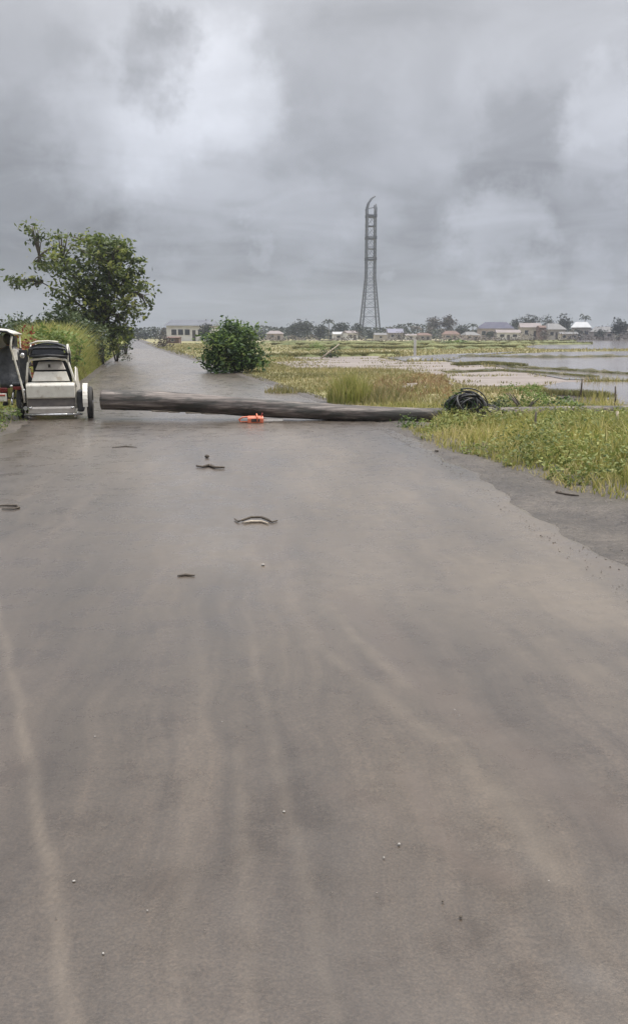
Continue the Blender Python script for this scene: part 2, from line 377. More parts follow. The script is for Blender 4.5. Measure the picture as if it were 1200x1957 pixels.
mud = strk([([(-40, 1050), (0, 1190), (25, 1300), (60, 1480), (90, 1650), (115, 1800), (130, 1957), (140, 2100)], .026, .5),
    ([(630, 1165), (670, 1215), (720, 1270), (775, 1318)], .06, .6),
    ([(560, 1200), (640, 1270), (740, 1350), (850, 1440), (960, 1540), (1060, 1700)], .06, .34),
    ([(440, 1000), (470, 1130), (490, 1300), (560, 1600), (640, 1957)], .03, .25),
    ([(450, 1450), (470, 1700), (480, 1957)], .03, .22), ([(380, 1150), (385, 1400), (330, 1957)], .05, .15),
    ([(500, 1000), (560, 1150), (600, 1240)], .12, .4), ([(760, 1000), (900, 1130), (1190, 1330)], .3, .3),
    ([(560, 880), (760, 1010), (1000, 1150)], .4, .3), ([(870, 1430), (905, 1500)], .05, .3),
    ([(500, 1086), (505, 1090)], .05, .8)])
mud = np.maximum(mud, (.35+.65*pn_(X, Y))*strk([([(480, 822), (600, 870), (720, 980), (820, 1130)], 1.2, .8), ([(200, 850), (330, 930), (430, 1060)], .9, .6), ([(880, 930), (1000, 1010), (1150, 1180)], .6, .7), ([(262, 668), (280, 690), (300, 715), (330, 745), (380, 765)], 3.2, .75)], False))  # broad paler areas over the middle and far road
wet = strk([([(650, 1150), (720, 1200), (780, 1290), (900, 1390), (1050, 1500), (1190, 1600)], .13, .8),
    ([(575, 1150), (600, 1210), (660, 1260), (760, 1335)], .03, .45),
    ([(640, 1520), (740, 1570)], .06, .55), ([(780, 1500), (840, 1600), (890, 1660), (980, 1700)], .06, .8),
    ([(500, 1040), (530, 1080)], .10, .6), ([(0, 1050), (60, 1300)], .25, .3), ([(200, 900), (260, 1150)], .4, .22),
    ([(200, 812), (460, 812)], .16, .6), ([(880, 885), (990, 940), (1080, 990), (1190, 1080)], .09, .75), ([(1040, 1030), (1190, 1110)], .08, .5),  # first streak puts the pole's shadow band into the road colour
    ([(215, 860), (265, 858)], .15, .4), ([(0, 840), (60, 850), (130, 815)], .3, .5), ([(370, 905), (440, 900)], .1, .3)])
Z = np.full(X.shape, .03)
Z += .006*(strk([([(560, 1200), (640, 1270), (740, 1350), (850, 1440), (960, 1540), (1060, 1700), (1120, 1850)], .08, 1)], False))
Z += .005*strk([([(630, 1165), (670, 1215), (720, 1270), (775, 1318)], .09, 1)], False)
Z -= .008*strk([([(650, 1150), (720, 1200), (780, 1290), (900, 1390), (1050, 1500), (1190, 1600)], .12, 1), ([(780, 1500), (840, 1600), (890, 1660), (980, 1700)], .12, .8)], False)
Z += .003*(np.sin(X*3.1+Y*.7)*np.sin(Y*2.3-X)+np.sin(X*7.3-Y*1.9)*.5)
edge = np.minimum(us, 1-us)[None, :]*(XR-XL)[:, None]
Z -= .035*np.clip(1-edge/.12, 0, 1)
nr = len(ys); idx = np.arange(nr*NU).reshape(nr, NU)
a = idx[:-1, :-1].ravel(); b = idx[:-1, 1:].ravel(); c = idx[1:, 1:].ravel(); d = idx[1:, :-1].ravel()
tris = np.concatenate([np.stack([a, b, c], 1), np.stack([a, c, d], 1)])
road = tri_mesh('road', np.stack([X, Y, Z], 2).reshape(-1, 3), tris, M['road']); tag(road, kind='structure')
me = road.data; me.polygons.foreach_set('use_smooth', [True]*len(me.polygons))
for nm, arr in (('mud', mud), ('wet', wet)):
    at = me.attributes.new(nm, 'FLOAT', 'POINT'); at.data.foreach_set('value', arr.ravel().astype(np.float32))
uvl = me.uv_layers.new(name='UVMap'); vi = np.empty(len(me.loops), np.int32); me.loops.foreach_get('vertex_index', vi)
UV = np.stack([(X-(XL+XR)[:, None]/2).ravel(), Y.ravel()], 1)[vi]; uvl.data.foreach_set('uv', UV.astype(np.float32).ravel())

# muddy shoulder on the right
def grass_edge(y): return np.interp(y, [-8, 3, 8.1, 9.8, 11.5, 13.5, 15.4, 21, 40, 480], [5.2, 4.3, 2.95, 2.42, 1.95, 1.62, 1.3, .45, -3.55, -97.])
yy = np.concatenate([np.arange(-8, 20, .1), np.arange(20, 300, 2.5)])
vs = []; fs = []
for i, y in enumerate(yy):
    a0 = float(rx(y))-.35; b0 = float(grass_edge(y))+(.9 if y < 16 else max(.12, .9-(y-16)*.3))
    for k in range(10):
        t = k/9; vs.append((a0+(b0-a0)*t, y, .012+.03*math.sin(math.pi*t)*(.5+.5*math.sin(y*2.1+k))+.006*random.random()))
    if i:
        for k in range(9):
            q = (i-1)*10+k; fs.append((q, q+1, q+11, q+10))
o = MB().add(vs, fs, True).build('shoulder', M['shoulder']); tag(o, kind='structure')
vs = []; fs = []
for i, y in enumerate(yy):
    b0 = float(lx(y))+.3; a0 = b0-1.3
    for k in range(6):
        t = k/5; vs.append((a0+(b0-a0)*t, y, .012+.02*math.sin(math.pi*t)+.006*random.random()))
    if i:
        for k in range(5):
            q = (i-1)*6+k; fs.append((q, q+1, q+7, q+6))
o = MB().add(vs, fs, True).build('shoulder', M['shoulder']); tag(o, kind='structure')

# flooded paddies, mud flats, stubble
def gp(lst): return [G(*p)[:2] for p in lst]
WATER = [gp([(1035, 740), (1075, 732), (1300, 731), (1700, 731), (1900, 810), (1200, 783), (1075, 770)]),
         gp([(850, 691), (900, 681), (1060, 673), (1300, 671), (1900, 672), (2100, 728), (1190, 729), (1080, 727), (1000, 712), (940, 700)]),
         gp([(1000, 664), (1120, 646.5), (1900, 646.5), (2000, 668), (1190, 668), (1040, 668)]),
         gp([(735, 684), (870, 677), (1000, 672.6), (905, 680.6), (850, 690), (770, 691)])]
MUDS = [gp([(520, 693), (640, 687), (720, 684), (780, 692), (850, 691.8), (960, 703), (1010, 713), (1130, 729), (1030, 738), (900, 740), (850, 722), (760, 706), (560, 704)]),
        gp([(560, 683), (640, 680), (720, 680), (730, 684), (640, 687), (575, 688)]),
        gp([(760, 735), (860, 728), (860, 742), (770, 745)])]
STRIP = [gp([(470, 650), (1110, 647), (1105, 653), (480, 656)]), gp([(500, 672), (780, 668), (800, 673), (500, 678)])]
for i, p in enumerate(WATER):
    sheet('water', dens(p, 7, .03), .035+.004*i, M['water'])
for i, p in enumerate(MUDS): sheet('mud_flat', dens(p, 6, .05), .018+.003*i, M['mud'])
for i, p in enumerate(STRIP): sheet('field', dens(p, 6, .02), .010+.003*i, M['strip'])
def bund(pts, w, h, mat):
    g = [G(*p) for p in pts]; out = []
    for (p, q) in zip(g[:-1], g[1:]):
        L = math.hypot(q[0]-p[0], q[1]-p[1]); k = max(2, int(L/(w*.7)))
        for j in range(k): out.append((p[0]+(q[0]-p[0])*j/k, p[1]+(q[1]-p[1])*j/k))
    out.append(g[-1][:2]); vs = []; fs = []
    for i, (x, y) in enumerate(out):
        a = out[max(0, i-1)]; b = out[min(len(out)-1, i+1)]; dx, dy = b[0]-a[0], b[1]-a[1]; l = math.hypot(dx, dy)+1e-9; nx, ny = -dy/l, dx/l
        ww = w*random.uniform(.7, 1.3); hh = h*random.uniform(.5, 1.3); off = random.uniform(-.2, .2)*w
        if i in (0, len(out)-1): hh = .02
        for s, z in ((-1, -.03), (-.55, .6), (0, 1), (.5, .7), (1, -.03)):
            vs.append((x+nx*(s*ww/2+off), y+ny*(s*ww/2+off), hh*z if z > 0 else z))
        if i:
            for k in range(4):
                q = (i-1)*5+k; fs.append((q, q+1, q+6, q+5))
    o = MB().add(vs, fs, True).build('bund', mat); tag(o, kind='structure'); return out
BL = []
BL.append((bund([(975, 704), (1060, 708), (1190, 717), (1500, 730)], .55, .16, M['bund']), .03))
BL.append((bund([(850, 714), (960, 710), (1050, 716), (1135, 723)], .5, .13, M['bund']), .02))
BL.append((bund([(880, 682), (1050, 684.5), (1250, 682), (1700, 684)], .7, .2, M['bund']), .03))
BL.append((bund([(560, 668), (800, 668), (1000, 665)], 1.4, .3, M['bundgreen']), .25))
BL.append((bund([(520, 660), (800, 661), (1130, 658)], 1.6, .35, M['bundgreen']), .3))
BL.append((bund([(500, 655), (900, 655.5), (1100, 653)], 1.8, .4, M['bundgreen']), .3))
BL.append((bund([(1035, 757), (1100, 759), (1160, 764)], .35, .12, M['bund']), .1))
BL.append((bund([(510, 683), (640, 682), (760, 680)], .9, .2, M['bundgreen']), .2))
BL.append((bund([(870, 700), (930, 697), (1000, 702)], .5, .1, M['bund']), .1))

# ------------------------------------------------------------------ grasses (nobody could count them)
def scatter(n, ymin, ymax, xf0, xf1, power=1.0, avoid=True):
    y = ymin+(ymax-ymin)*rng.random(n)**power
    x = xf0(y)+(xf1(y)-xf0(y))*rng.random(n)
    keep = np.ones(n, bool)
    if avoid:
        for p in WATER+MUDS: keep &= ~inpoly(x, y, p)
    keep &= ~((x < rx(y)+.05) & (x > lx(y)-.05))
    return x[keep], y[keep]
def pnoise(x, y, s, seed=0):
    return .5+.25*(np.sin(x*s+seed)+np.sin(y*s*1.3+seed*2+x*s*.4))*.7+.15*np.sin(x*s*2.7-y*s*2.1+seed)
def grass(name, x, y, h, w, mat, lean=.35, base=0.0, z=0.0, bias=0.0):
    n = len(x); p = np.stack([x, y, np.zeros(n)+z], 1)
    v, t = blade_arrays(p, h, w, lean)
    r = np.clip(rng.normal(.45, .22, n)+bias, 0, 1); r = np.repeat(r, 5).reshape(n, 5); r[:, 2:] += .06; 
    return v, t, np.clip(r.ravel(), 0, 1)
def mk(name, parts, mat, label, cat='grass', ):
    v, t, r = merge(parts); o = tri_mesh(name, v, t, mat, r); return tag(o, label, cat, kind='stuff')

# near right verge
def pole_mask(x, y):   # keep the timber itself clear on the road side only
    return (y > 14.6) & (y < 17.4) & (x < 2.2)
x, y = scatter(52000, 6.2, 19.5, lambda y: grass_edge(y)+wob(y, 2., .06), lambda y: grass_edge(y)+2.5+y*.45)
k = ~pole_mask(x, y) & (rng.random(len(x)) < .55+.6*pnoise(x, y, 1.4)); x, y = x[k], y[k]
dE = x-grass_edge(y)
h = np.clip(.10+.22*dE, .08, .36)*rng.uniform(.5, 1.3, len(x))*np.where(y > 15.5, .55, 1)*(0.35+1.1*pnoise(x, y, 2.6, 3))
V1 = grass('g', x, y, h, rng.uniform(.008, .02, len(x)), None, .5, bias=.06+.55*(pnoise(x, y, 1.3, 5)-.5))
mk('verge_grass', [V1], M['grassY'], 'long yellow green grass on the right verge in front of the fallen pole')
# broad-leaved weeds
def weeds(n, x, y, hmax, leaf, mat_r=.5):
    C = []; 
    for xi, yi, hh in zip(x, y, hmax):
        m = int(rng.integers(7, 15)); a = rng.uniform(0, 2*np.pi, m); q = rng.random(m); r = .12*hh/.3*(.4+q)*rng.random(m)**.5
        C.append(np.stack([xi+np.cos(a)*r, yi+np.sin(a)*r, hh*(.25+.75*rng.random(m))], 1))
    C = np.concatenate(C); v, t = leaf_arrays(C, leaf, .5, .1, .5)
    return v, t, np.repeat(np.clip(rng.normal(mat_r, .25, len(C)), 0, 1), 5)
x, y = scatter(3600, 6.5, 17.5, lambda y: grass_edge(y)+.03+wob(y, 2., .06), lambda y: grass_edge(y)+2.3+y*.4)
k = ~pole_mask(x, y) & (pnoise(x, y, 1.1, 2) > .32); x, y = x[k], y[k]; dE = x-grass_edge(y)
hh = np.clip(.10+.25*dE, .08, .36)*rng.uniform(.6, 1.25, len(x))*np.where(y > 15.2, .6, 1)
mk('verge_weeds', [weeds(0, x, y, hh, .062)], M['weedleaf'], 'bushy light green broad leaved weeds along the muddy right road edge', 'weeds')
# verge beyond the pole
x, y = scatter(52000, 18.2, 46, lambda y: rx(y)+.10+wob(y, 3., .08), lambda y: rx(y)*0+.30*y+4, .8)
k = rng.random(len(x)) < .35+.8*pnoise(x, y, .7, 1)+.6*(x-rx(y) < 1.2); x, y = x[k], y[k]
dE = x-rx(y)
h = np.clip(.09+.03*dE, .09, .17)*rng.uniform(.5, 1.5, len(x))*(.3+1.0*pnoise(x, y, .8, 6))
mk('roadside_grass', [grass('g', x, y, h, rng.uniform(.012, .03, len(x)), None, .5, bias=.12+.4*(pnoise(x, y, .45, 5)-.5))], M['grassF'], 'short patchy yellow green grass on the bank beyond the fallen pole')
x, y = scatter(30000, 21, 62, lambda y: rx(y)+.6, lambda y: .36*y+1, .9, False)
k = pnoise(x, y*1.8, 1.1, 9)*.6+pnoise(x, y*2.5, .4, 3)*.5 > .62
for p in WATER[:2]: k &= ~inpoly(x, y, p)
x, y = x[k], y[k]
mk('sparse_grass', [grass('g', x, y, rng.uniform(.04, .13, len(x)), rng.uniform(.02, .05, len(x)), None, .6, z=.02, bias=.1)], M['grassF'], 'sparse low tufts breaking up the pale mud flats')
# distant field
x, y = scatter(90000, 44, 170, lambda y: rx(y)+.3, lambda y: .40*y+6, 1.1)
k = rng.random(len(x)) < .15+1.0*pnoise(x, y*2.2, .35, 1); x, y = x[k], y[k]
h = rng.uniform(.06, .26, len(x))*(.3+1.0*pnoise(x, y*3, .25, 6))
mk('field_grass', [grass('g', x, y, h, rng.uniform(.04, .10, len(x)), None, .6, bias=.1+.5*(pnoise(x*.3, y*2, .3, 5)-.5))], M['grassF'], 'low yellow green grass across the flat fields behind the verge')
# bund grass
PB = []
for line, hb in BL:
    L = np.array(line); n = int(min(9000, 260*len(L))); ii = rng.integers(0, len(L)-1, n); tt = rng.random(n)[:, None]
    p = L[ii]*(1-tt)+L[ii+1]*tt+rng.normal(0, .12, (n, 2))
    far = np.clip(p[:, 1]/60, .4, 3)
    PB.append(grass('g', p[:, 0], p[:, 1], hb*rng.uniform(.5, 1.6, n)+.03, .03*far*rng.uniform(.6, 1.6, n), None, .5, z=.06, bias=-.2))
mk('bund_grass', PB, M['grassF'], 'dark green tufts growing along the low paddy bunds')
# left verge: low grass and tall grassy bank
x, y = scatter(16000, 9, 24, lambda y: lx(y)-5.5, lambda y: lx(y)-.0+wob(y, 5., .1)*.8, 1, False)
dE = lx(y)-x; h = np.clip(.06+.22*dE, .05, .30)*rng.uniform(.5, 1.3, len(x))
k = ~((y > 15.0) & (y < 18.3) & (x > -7.6)) | (rng.random(len(x)) < .2)
xs, ysv, hs_ = x[k], y[k], h[k]
mk('verge_grass', [grass('g', xs, ysv, hs_, rng.uniform(.01, .025, len(xs)), None, .5)], M['grassY'], 'green grass at the left road edge below the parked tricycle')
# bank of tall grass: mound (blades stand on a raised bank profile)
def bank_h(x, y):
    d = lx(y)-x
    e = np.clip((d-.1)/1.0, 0, 1); e = e*e*(3-2*e)*np.clip((2.2-d)/.8, .25, 1)
    return e*np.interp(y, [19, 22, 28, 34, 42, 50, 75, 110], [.5, 1.1, 1.75, 1.95, 2.0, 1.6, 1.0, .4])
x, y = scatter(90000, 19.5, 52, lambda y: lx(y)-2.9, lambda y: lx(y)-.1, .9, False)
hh = bank_h(x, y)*rng.uniform(.75, 1.15, len(x))*(.75+.45*pnoise(x, y, 1.1, 4)); k = hh > .1; x, y, hh = x[k], y[k], hh[k]
zz = hh*rng.uniform(0, .6, len(x))
mk('tall_grass_bank', [grass('g', x, y, (hh-zz), rng.uniform(.015, .05, len(x)), None, .45, z=zz, bias=.05+.35*(pnoise(x, y, .8, 7)-.5))], M['bank'], 'thick mound of tall yellow green grass beside the left road edge', 'grass')
x, y = scatter(30000, 50, 170, lambda y: lx(y)-10, lambda y: lx(y)-.2, 1.2, False)
hh = rng.uniform(.3, 1.1, len(x))*np.clip((lx(y)-x)/1.5, .2, 1)
mk('far_verge_grass', [grass('g', x, y, hh, rng.uniform(.04, .1, len(x)), None, .4)], M['bank'], 'distant rough grass along the left side of the road')
# russet weeds
PR = gp([(735, 722), (850, 716), (865, 760), (745, 772), (700, 750)])
x = rng.uniform(.5, 6, 30000); y = rng.uniform(20, 34, 30000); k = inpoly(x, y, PR) & (pnoise(x, y, 3, 2) > .55); x, y = x[k], y[k]
mk('russet_weeds', [grass('g', x, y, rng.uniform(.05, .22, len(x)), rng.uniform(.02, .05, len(x)), None, .5)], M['redweed'], 'reddish brown dead weeds on the bank behind the fallen pole', 'weeds')

# ------------------------------------------------------------------ plants
def clump(name, px, py, n, h, w, mat, label, cat='grass', lean=.3, bw=(.012, .03), group=None):
    x0, y0, _ = G(px, py); root = empty(name, (x0, y0, 0), 0, label, cat, group)
    a = rng.uniform(0, 2*np.pi, n); r = w/2*rng.random(n)**.6
    x = np.cos(a)*r; y = np.sin(a)*r; hh = h*rng.uniform(.45, 1.05, n)*(1-.45*(r/(w/2))**2)
    v, t, q = grass('g', x, y, hh, rng.uniform(*bw, n), None, lean, bias=.1)
    tri_mesh('blades', v, t, mat, q, root); return root
clump('tall_grass_clump', 668, 771, 900, .95, 1.1, M['bank'], 'tall upright yellow green grass clump behind the middle of the fallen pole')
clump('tall_grass_clump', 730, 772, 500, .55, 1.3, M['grassF'], 'lower spreading grass clump right of the tall upright clump')
clump('tall_grass_clump', 545, 752, 320, .35, 1.2, M['grassF'], 'small tussock between the round bush and the tall grass clump')
clump('reed_tuft', 1140, 776, 160, .55, 1.0, M['grassY'], 'thin green reed tuft standing in the nearest flooded paddy', 'reeds', .2, (.008, .018))

def crown_mesh(blobs, dens_, leaf, mat, root, name='crown', asp=.45, hollow=.35, rb=0.0, cl=0.0, per=22):
    """blobs: (x,y,z,rx,ry,rz,weight) local"""
    C = []; Rn = []
    for (bx, by, bz, ax, ay, az, wt) in blobs:
        n = n_all = int(dens_*wt*ax*az)
        if cl: n = max(3, n//per)
        u = rng.normal(0, 1, (n, 3)); u /= np.linalg.norm(u, axis=1)[:, None]
        r = (hollow+(1-hollow)*rng.random(n))**.6
        # clumpy surface
        lump = 1+.16*np.sin(u[:, 0]*5+bx*3)*np.sin(u[:, 2]*6+bz)+.10*np.sin(u[:, 1]*9+u[:, 0]*7)
        p = u*(r*lump)[:, None]*np.array([ax, ay, az])+np.array([bx, by, bz])
        if cl:
            cr = np.repeat(rng.normal(0, .2, n), per); p = np.repeat(p, per, 0); sc_l = np.repeat(rng.uniform(.5, 1.3, n), per)[:, None]*cl
            g_ = rng.normal(0, .5, p.shape); g_[:, 2] *= .6; p = p+g_*sc_l; C.append(p); Rn.append(np.clip(rng.normal(.42, .13, len(p))+cr+g_[:, 2]*.12+rb, 0, 1)); continue
        C.append(p)
        Rn.append(np.clip(rng.normal(.45, .2, n)+.18*np.sin(p[:, 0]*2.3+p[:, 2]*3.1+bx)+rb, 0, 1))
    C = np.concatenate(C); Rn = np.concatenate(Rn); k = C[:, 2] > .03; C = C[k]; Rn = Rn[k]
    v, t = leaf_arrays(C, leaf, asp)
    return tri_mesh(name, v, t, mat, np.repeat(Rn, 5), root)

# the big roadside tree
TY = 48.0
def loc_of(px, py, Y, base): p = P(px, py, Y); return Vector((p[0]-base[0], p[1]-base[1], p[2]))
tb = P(196, 690, TY); tb = (tb[0]-.25, TY, 0)
tree = empty('roadside_tree', tb, 0, 'large leafy tree with a thin scraggly left side beside the road', 'tree')
mb = MB(); tw = MB()
S = TY/F
fork = loc_of(196, 612, TY, tb)
base_p = Vector((0, 0, 0))
mb.tube([base_p, Vector((.1, 0, .8)), Vector((.02, .1, 1.7)), fork], [.34, .27, .23, .2], 10, jit=.06)
limbs = [  # target px,py,depth offset, radius
 (170, 520, .3, .13), (215, 500, -.4, .13), (240, 530, .2, .10), (150, 560, -.3, .11), (190, 470, .6, .10), (120, 500, 0, .09),
 (80, 540, .2, .08), (265, 560, -.2, .08), (225, 600, .1, .07), (78, 490, -.2, .045), (110, 590, .3, .06)]
tips = []
for (px, py, dy, r) in limbs:
    e = loc_of(px, py, TY, tb)+Vector((0, dy, 0)); m_ = fork.lerp(e, .5)+Vector((random.uniform(-.2, .2), random.uniform(-.2, .2), random.uniform(.0, .3)))
    mb.tube([fork-Vector((0, 0, .15)), m_, e], [r*1.1, r*.7, r*.35], 7, jit=.08)
    tips.append((m_, e))
blobs_px = [  # px,py,rx,rz,ry(m),weight   (dense right side, open left side)
 (205, 480, 55, 32, 1.4, 1.0), (165, 470, 50, 26, 1.3, .8), (235, 515, 42, 40, 1.3, .85), (190, 530, 60, 40, 1.6, 1.0), (262, 555, 26, 26, .9, .7),
 (215, 575, 50, 38, 1.4, .95), (165, 585, 50, 40, 1.5, 1.1), (130, 500, 36, 34, 1.1, .5), (105, 520, 34, 30, .9, .36), (195, 620, 45, 32, 1.3, 1.0),
 (40, 542, 26, 13, .6, .75), (75, 545, 24, 18, .6, .45), (95, 478, 20, 20, .6, .32), (120, 452, 26, 12, .6, .4), (75, 505, 12, 12, .5, .35),
 (72, 452, 9, 16, .3, .35), (60, 434, 5, 5, .2, .5), (280, 580, 12, 8, .5, .6), (125, 560, 28, 22, .9, .3), (225, 635, 28, 30, 1., 1.), (240, 470, 20, 10, .6, .4), (255, 590, 22, 14, .7, .5)]
bl = []
for (px, py, ax, az, ay, wt) in blobs_px:
    c = loc_of(px, py, TY, tb); bl.append((c.x, random.uniform(-.3, .3), c.z, ax*S, ay, az*S, wt))
    near = min([t for ab in tips for t in ab]+[fork], key=lambda q: (q-Vector((c.x, 0, c.z))).length)
    for j in range(4 if wt > .6 else 6):
        e = Vector((c.x+random.uniform(-.8, .8)*ax*S, random.uniform(-.6, .6)*ay, c.z+random.uniform(-.7, .8)*az*S))
        tw.tube([near, near.lerp(e, .5)+Vector((0, 0, random.uniform(-.1, .2))), e], [.045, .03, .012], 5)
mb.v_off = len(mb.v)
n0 = len(mb.v); mb.v += tw.v; mb.f += [tuple(i+n0 for i in f) for f in tw.f]; mb.sm += tw.sm
mb.build('trunk', M['bark'], tree)
crown_mesh(bl, 560, .27, M['leafA'], tree, 'crown', .5, .2, .02, .55, 18)

def shrub(name, px, pyb, Y, w, h, mat, label, leaf=.12, dn=900, cat='shrub', nb=9, group=None, trunk=True, flat=1.0, bark='bark', asp=.45, rb=0):
    p = P(px, pyb, Y); root = empty(name, (p[0], Y, 0), 0, label, cat, group)
    rr = random.Random(hash((px, int(Y))) & 0xffff)
    bl = [(0, 0, h*.5, w*.36, w*.36*flat, h*.42, 1)]
    for i in range(nb):
        a = rr.uniform(0, 2*math.pi); q = rr.uniform(.12, .36)*w; zz = rr.uniform(.06, .78)*h
        k = 1-max(0, zz/h-.35)*1.1
        bl.append((math.cos(a)*q*k, math.sin(a)*q*flat, zz, w*rr.uniform(.09, .22), w*rr.uniform(.09, .22)*flat, h*rr.uniform(.09, .25), 1.1))
    crown_mesh(bl, dn, leaf, mat, root, 'crown', asp, .3, rb, leaf*2.1, 14)
    if trunk:
        m = MB()
        for i in range(5):
            a = rr.uniform(0, 6.28); e = (math.cos(a)*w*.25, math.sin(a)*w*.25, h*.6)
            m.tube([(e[0]*.1, e[1]*.1, 0), (e[0]*.4, e[1]*.4, h*.3), e], [w*.02+.01, w*.014, w*.006], 6)
        m.build('trunk', M[bark], root)
    return root
shrub('round_bush', 449, 712, 37.2, 3.0, 2.45, M['leafB'], 'dense round dark green bush at the right edge of the road beyond the pole', .19, 1200, 'bush', 18)
shrub('hedge_shrub', 120, 660, 40, 4.0, 2.9, M['leafD'], 'dark shrub under the thin left side of the large tree', .19, 700, 'shrub', 11)
shrub('hedge_shrub', 40, 660, 41, 4.0, 2.8, M['leafD'], 'dark green shrub behind the white motorcycle canopy', .19, 700, 'shrub', 11)
shrub('hedge_shrub', -40, 660, 40, 4.0, 2.5, M['leafD'], 'shrub at the left frame edge beyond the motorcycle canopy', .19, 600, 'shrub', 11)
shrub('hedge_shrub', 175, 660, 44, 2.8, 2.6, M['leafD'], 'dark shrub around the foot of the large tree', .15, 480, 'shrub', 8)
shrub('hedge_shrub', 222, 660, 53, 2.2, 2.4, M['leafD'], 'grey green shrub by the road just right of the tree trunk', .15, 480, 'shrub', 8)
shrub('hedge_shrub', 240, 660, 72, 2.2, 3.0, M['leafD'], 'slim distant shrub at the left side of the narrowing road', .2, 320, 'shrub', 7)
shrub('light_shrub', 104, 690, 25, 1.6, 2.15, M['leafL'], 'bright green leafy shrub above the white sidecar', .17, 700, 'shrub', 8)
shrub('light_shrub', 138, 690, 30, 1.7, 2.1, M['leafL'], 'light green shrub at the top of the grass bank right of the sidecar', .15, 420, 'shrub', 8)
shrub('red_leaf_shrub', 50, 700, 19.6, .42, 2.02, M['leafR'], 'upright reddish brown leaved shrub between the motorcycle canopy and the black hood', .12, 1500, 'shrub', 6)
shrub('field_shrub', 632, 683, 62, 2.3, 1.1, M['leafD'], 'low grey green shrub in the middle field below the tower', .16, 300, 'shrub', 7)
shrub('field_shrub', 868, 662, 150, 7.0, .8, M['leafB'], 'long dark low bush on the far green bund right of the white post', .4, 60, 'bush', 6, trunk=False)
shrub('field_shrub', 604, 672, 90, 2.2, .9, M['leafL'], 'small light bush in the field left of the pale leaning stick', .2, 160, 'shrub', 5, trunk=False)
shrub('field_shrub', 312, 668, 110, 3.2, 1.6, M['leafBrown'], 'brown bush at the right side of the far road', .3, 120, 'bush', 6)
shrub('verge_bush', 1000, 800, 17.6, 1.5, .72, M['leafL'], 'feathery light green bush right of the black cable tangle', .06, 3000, 'bush', 9)
shrub('verge_bush', 1075, 800, 17.2, 1.3, .42, M['leafB'], 'low dark green bush over the thin end of the pole', .07, 2600, 'bush', 7)
shrub('verge_bush', 950, 800, 16.8, .9, .42, M['leafD'], 'dull green bush against the right side of the black tangle', .06, 3000, 'bush', 7)
shrub('verge_bush', 790, 812, 15.1, .7, .2, M['leafB'], 'small dark weed bush where the pole enters the verge', .06, 2400, 'bush', 5, trunk=False)

# ------------------------------------------------------------------ fallen pole
pp = [(196, 763.5, 16.5, .188), (330, 768, 16.45, .180), (500, 780, 16.3, .166), (620, 787.5, 16.2, .155), (740, 793.5, 16.1, .146), (860, 794, 16.3, .138), (1000, 790, 16.7, .128), (1190, 786, 17.3, .115), (1500, 780, 18.2, .10)]
pts = []; rad = []
K = []
for (px, py, Y_, r_) in pp: K.append((Vector(P(px, py, Y_)), r_))
o0 = K[0][0].copy()
for i in range(len(K)-1):
    for j in range(6):
        t = j/6; pts.append(K[i][0].lerp(K[i+1][0], t)); rad.append(K[i][1]*(1-t)+K[i+1][1]*t)
pts.append(K[-1][0]); rad.append(K[-1][1])
for it in range(3):
    pts = [pts[0]]+[(pts[i-1]+pts[i]*2+pts[i+1])/4 for i in range(1, len(pts)-1)]+[pts[-1]]
pole = empty('utility_pole', (o0.x, o0.y, 0), 0, 'long weathered utility pole lying fallen across the whole road', 'utility pole')
off = Vector((o0.x, o0.y, 0))
from mathutils import noise as mn
fp = []; fr_ = []
for i in range(len(pts)-1):
    for j in range(5): fp.append(pts[i].lerp(pts[i+1], j/5)); fr_.append(rad[i]+(rad[i+1]-rad[i])*j/5)
fp.append(pts[-1]); fr_.append(rad[-1])
m = MB(); m.tube([p-off for p in fp], fr_, 36)
for vi_ in range(len(m.v)):
    ri = vi_//36
    if ri >= len(fp): continue
    c_ = fp[ri]-off; v_ = Vector(m.v[vi_]); d_ = v_-c_; q_ = Vector((v_.x*.8, d_.y*9, d_.z*9)); q2 = Vector((v_.x*2.5, d_.y*26, d_.z*26))
    k_ = 1+.07*mn.noise(q_)+.05*mn.noise(q2)-.05*max(0, mn.noise(Vector((v_.x*.5+9, d_.y*34, d_.z*34)))-.15)
    m.v[vi_] = tuple(c_+d_*k_)
m.build('shaft', M['pole'], pole)
m = MB(); m.tube([pts[0]-off+Vector((-.004, 0, 0)), pts[0]-off+Vector((.05, 0, 0))], [.184, .184], 22); m.build('butt_end', M['dark'], pole)
m = MB()
for i in range(9):
    q = pts[0].lerp(pts[9], .75+random.uniform(-.35, .25))-off; 
    a = Vector((q.x, q.y-.06+random.uniform(-.05, .05), q.z-.165+random.uniform(0, .012)))
    m.tube([a, a+Vector((random.uniform(.2, .5), 0, random.uniform(-.02, .01)))], [.018, .004], 5)
m.build('splinter', M['paleStick'], pole)
for t_ in (1.9, 2.02):
    m = MB()
    i = 31; q = pts[i]-off; d_ = (pts[i+1]-pts[i]).normalized(); c_ = q+d_*(t_-1.9)*2
    m.torus(c_, rad[i]+.006, .012, (0, 0, 0), 24, 6); m.build('band', M['dark'], pole)

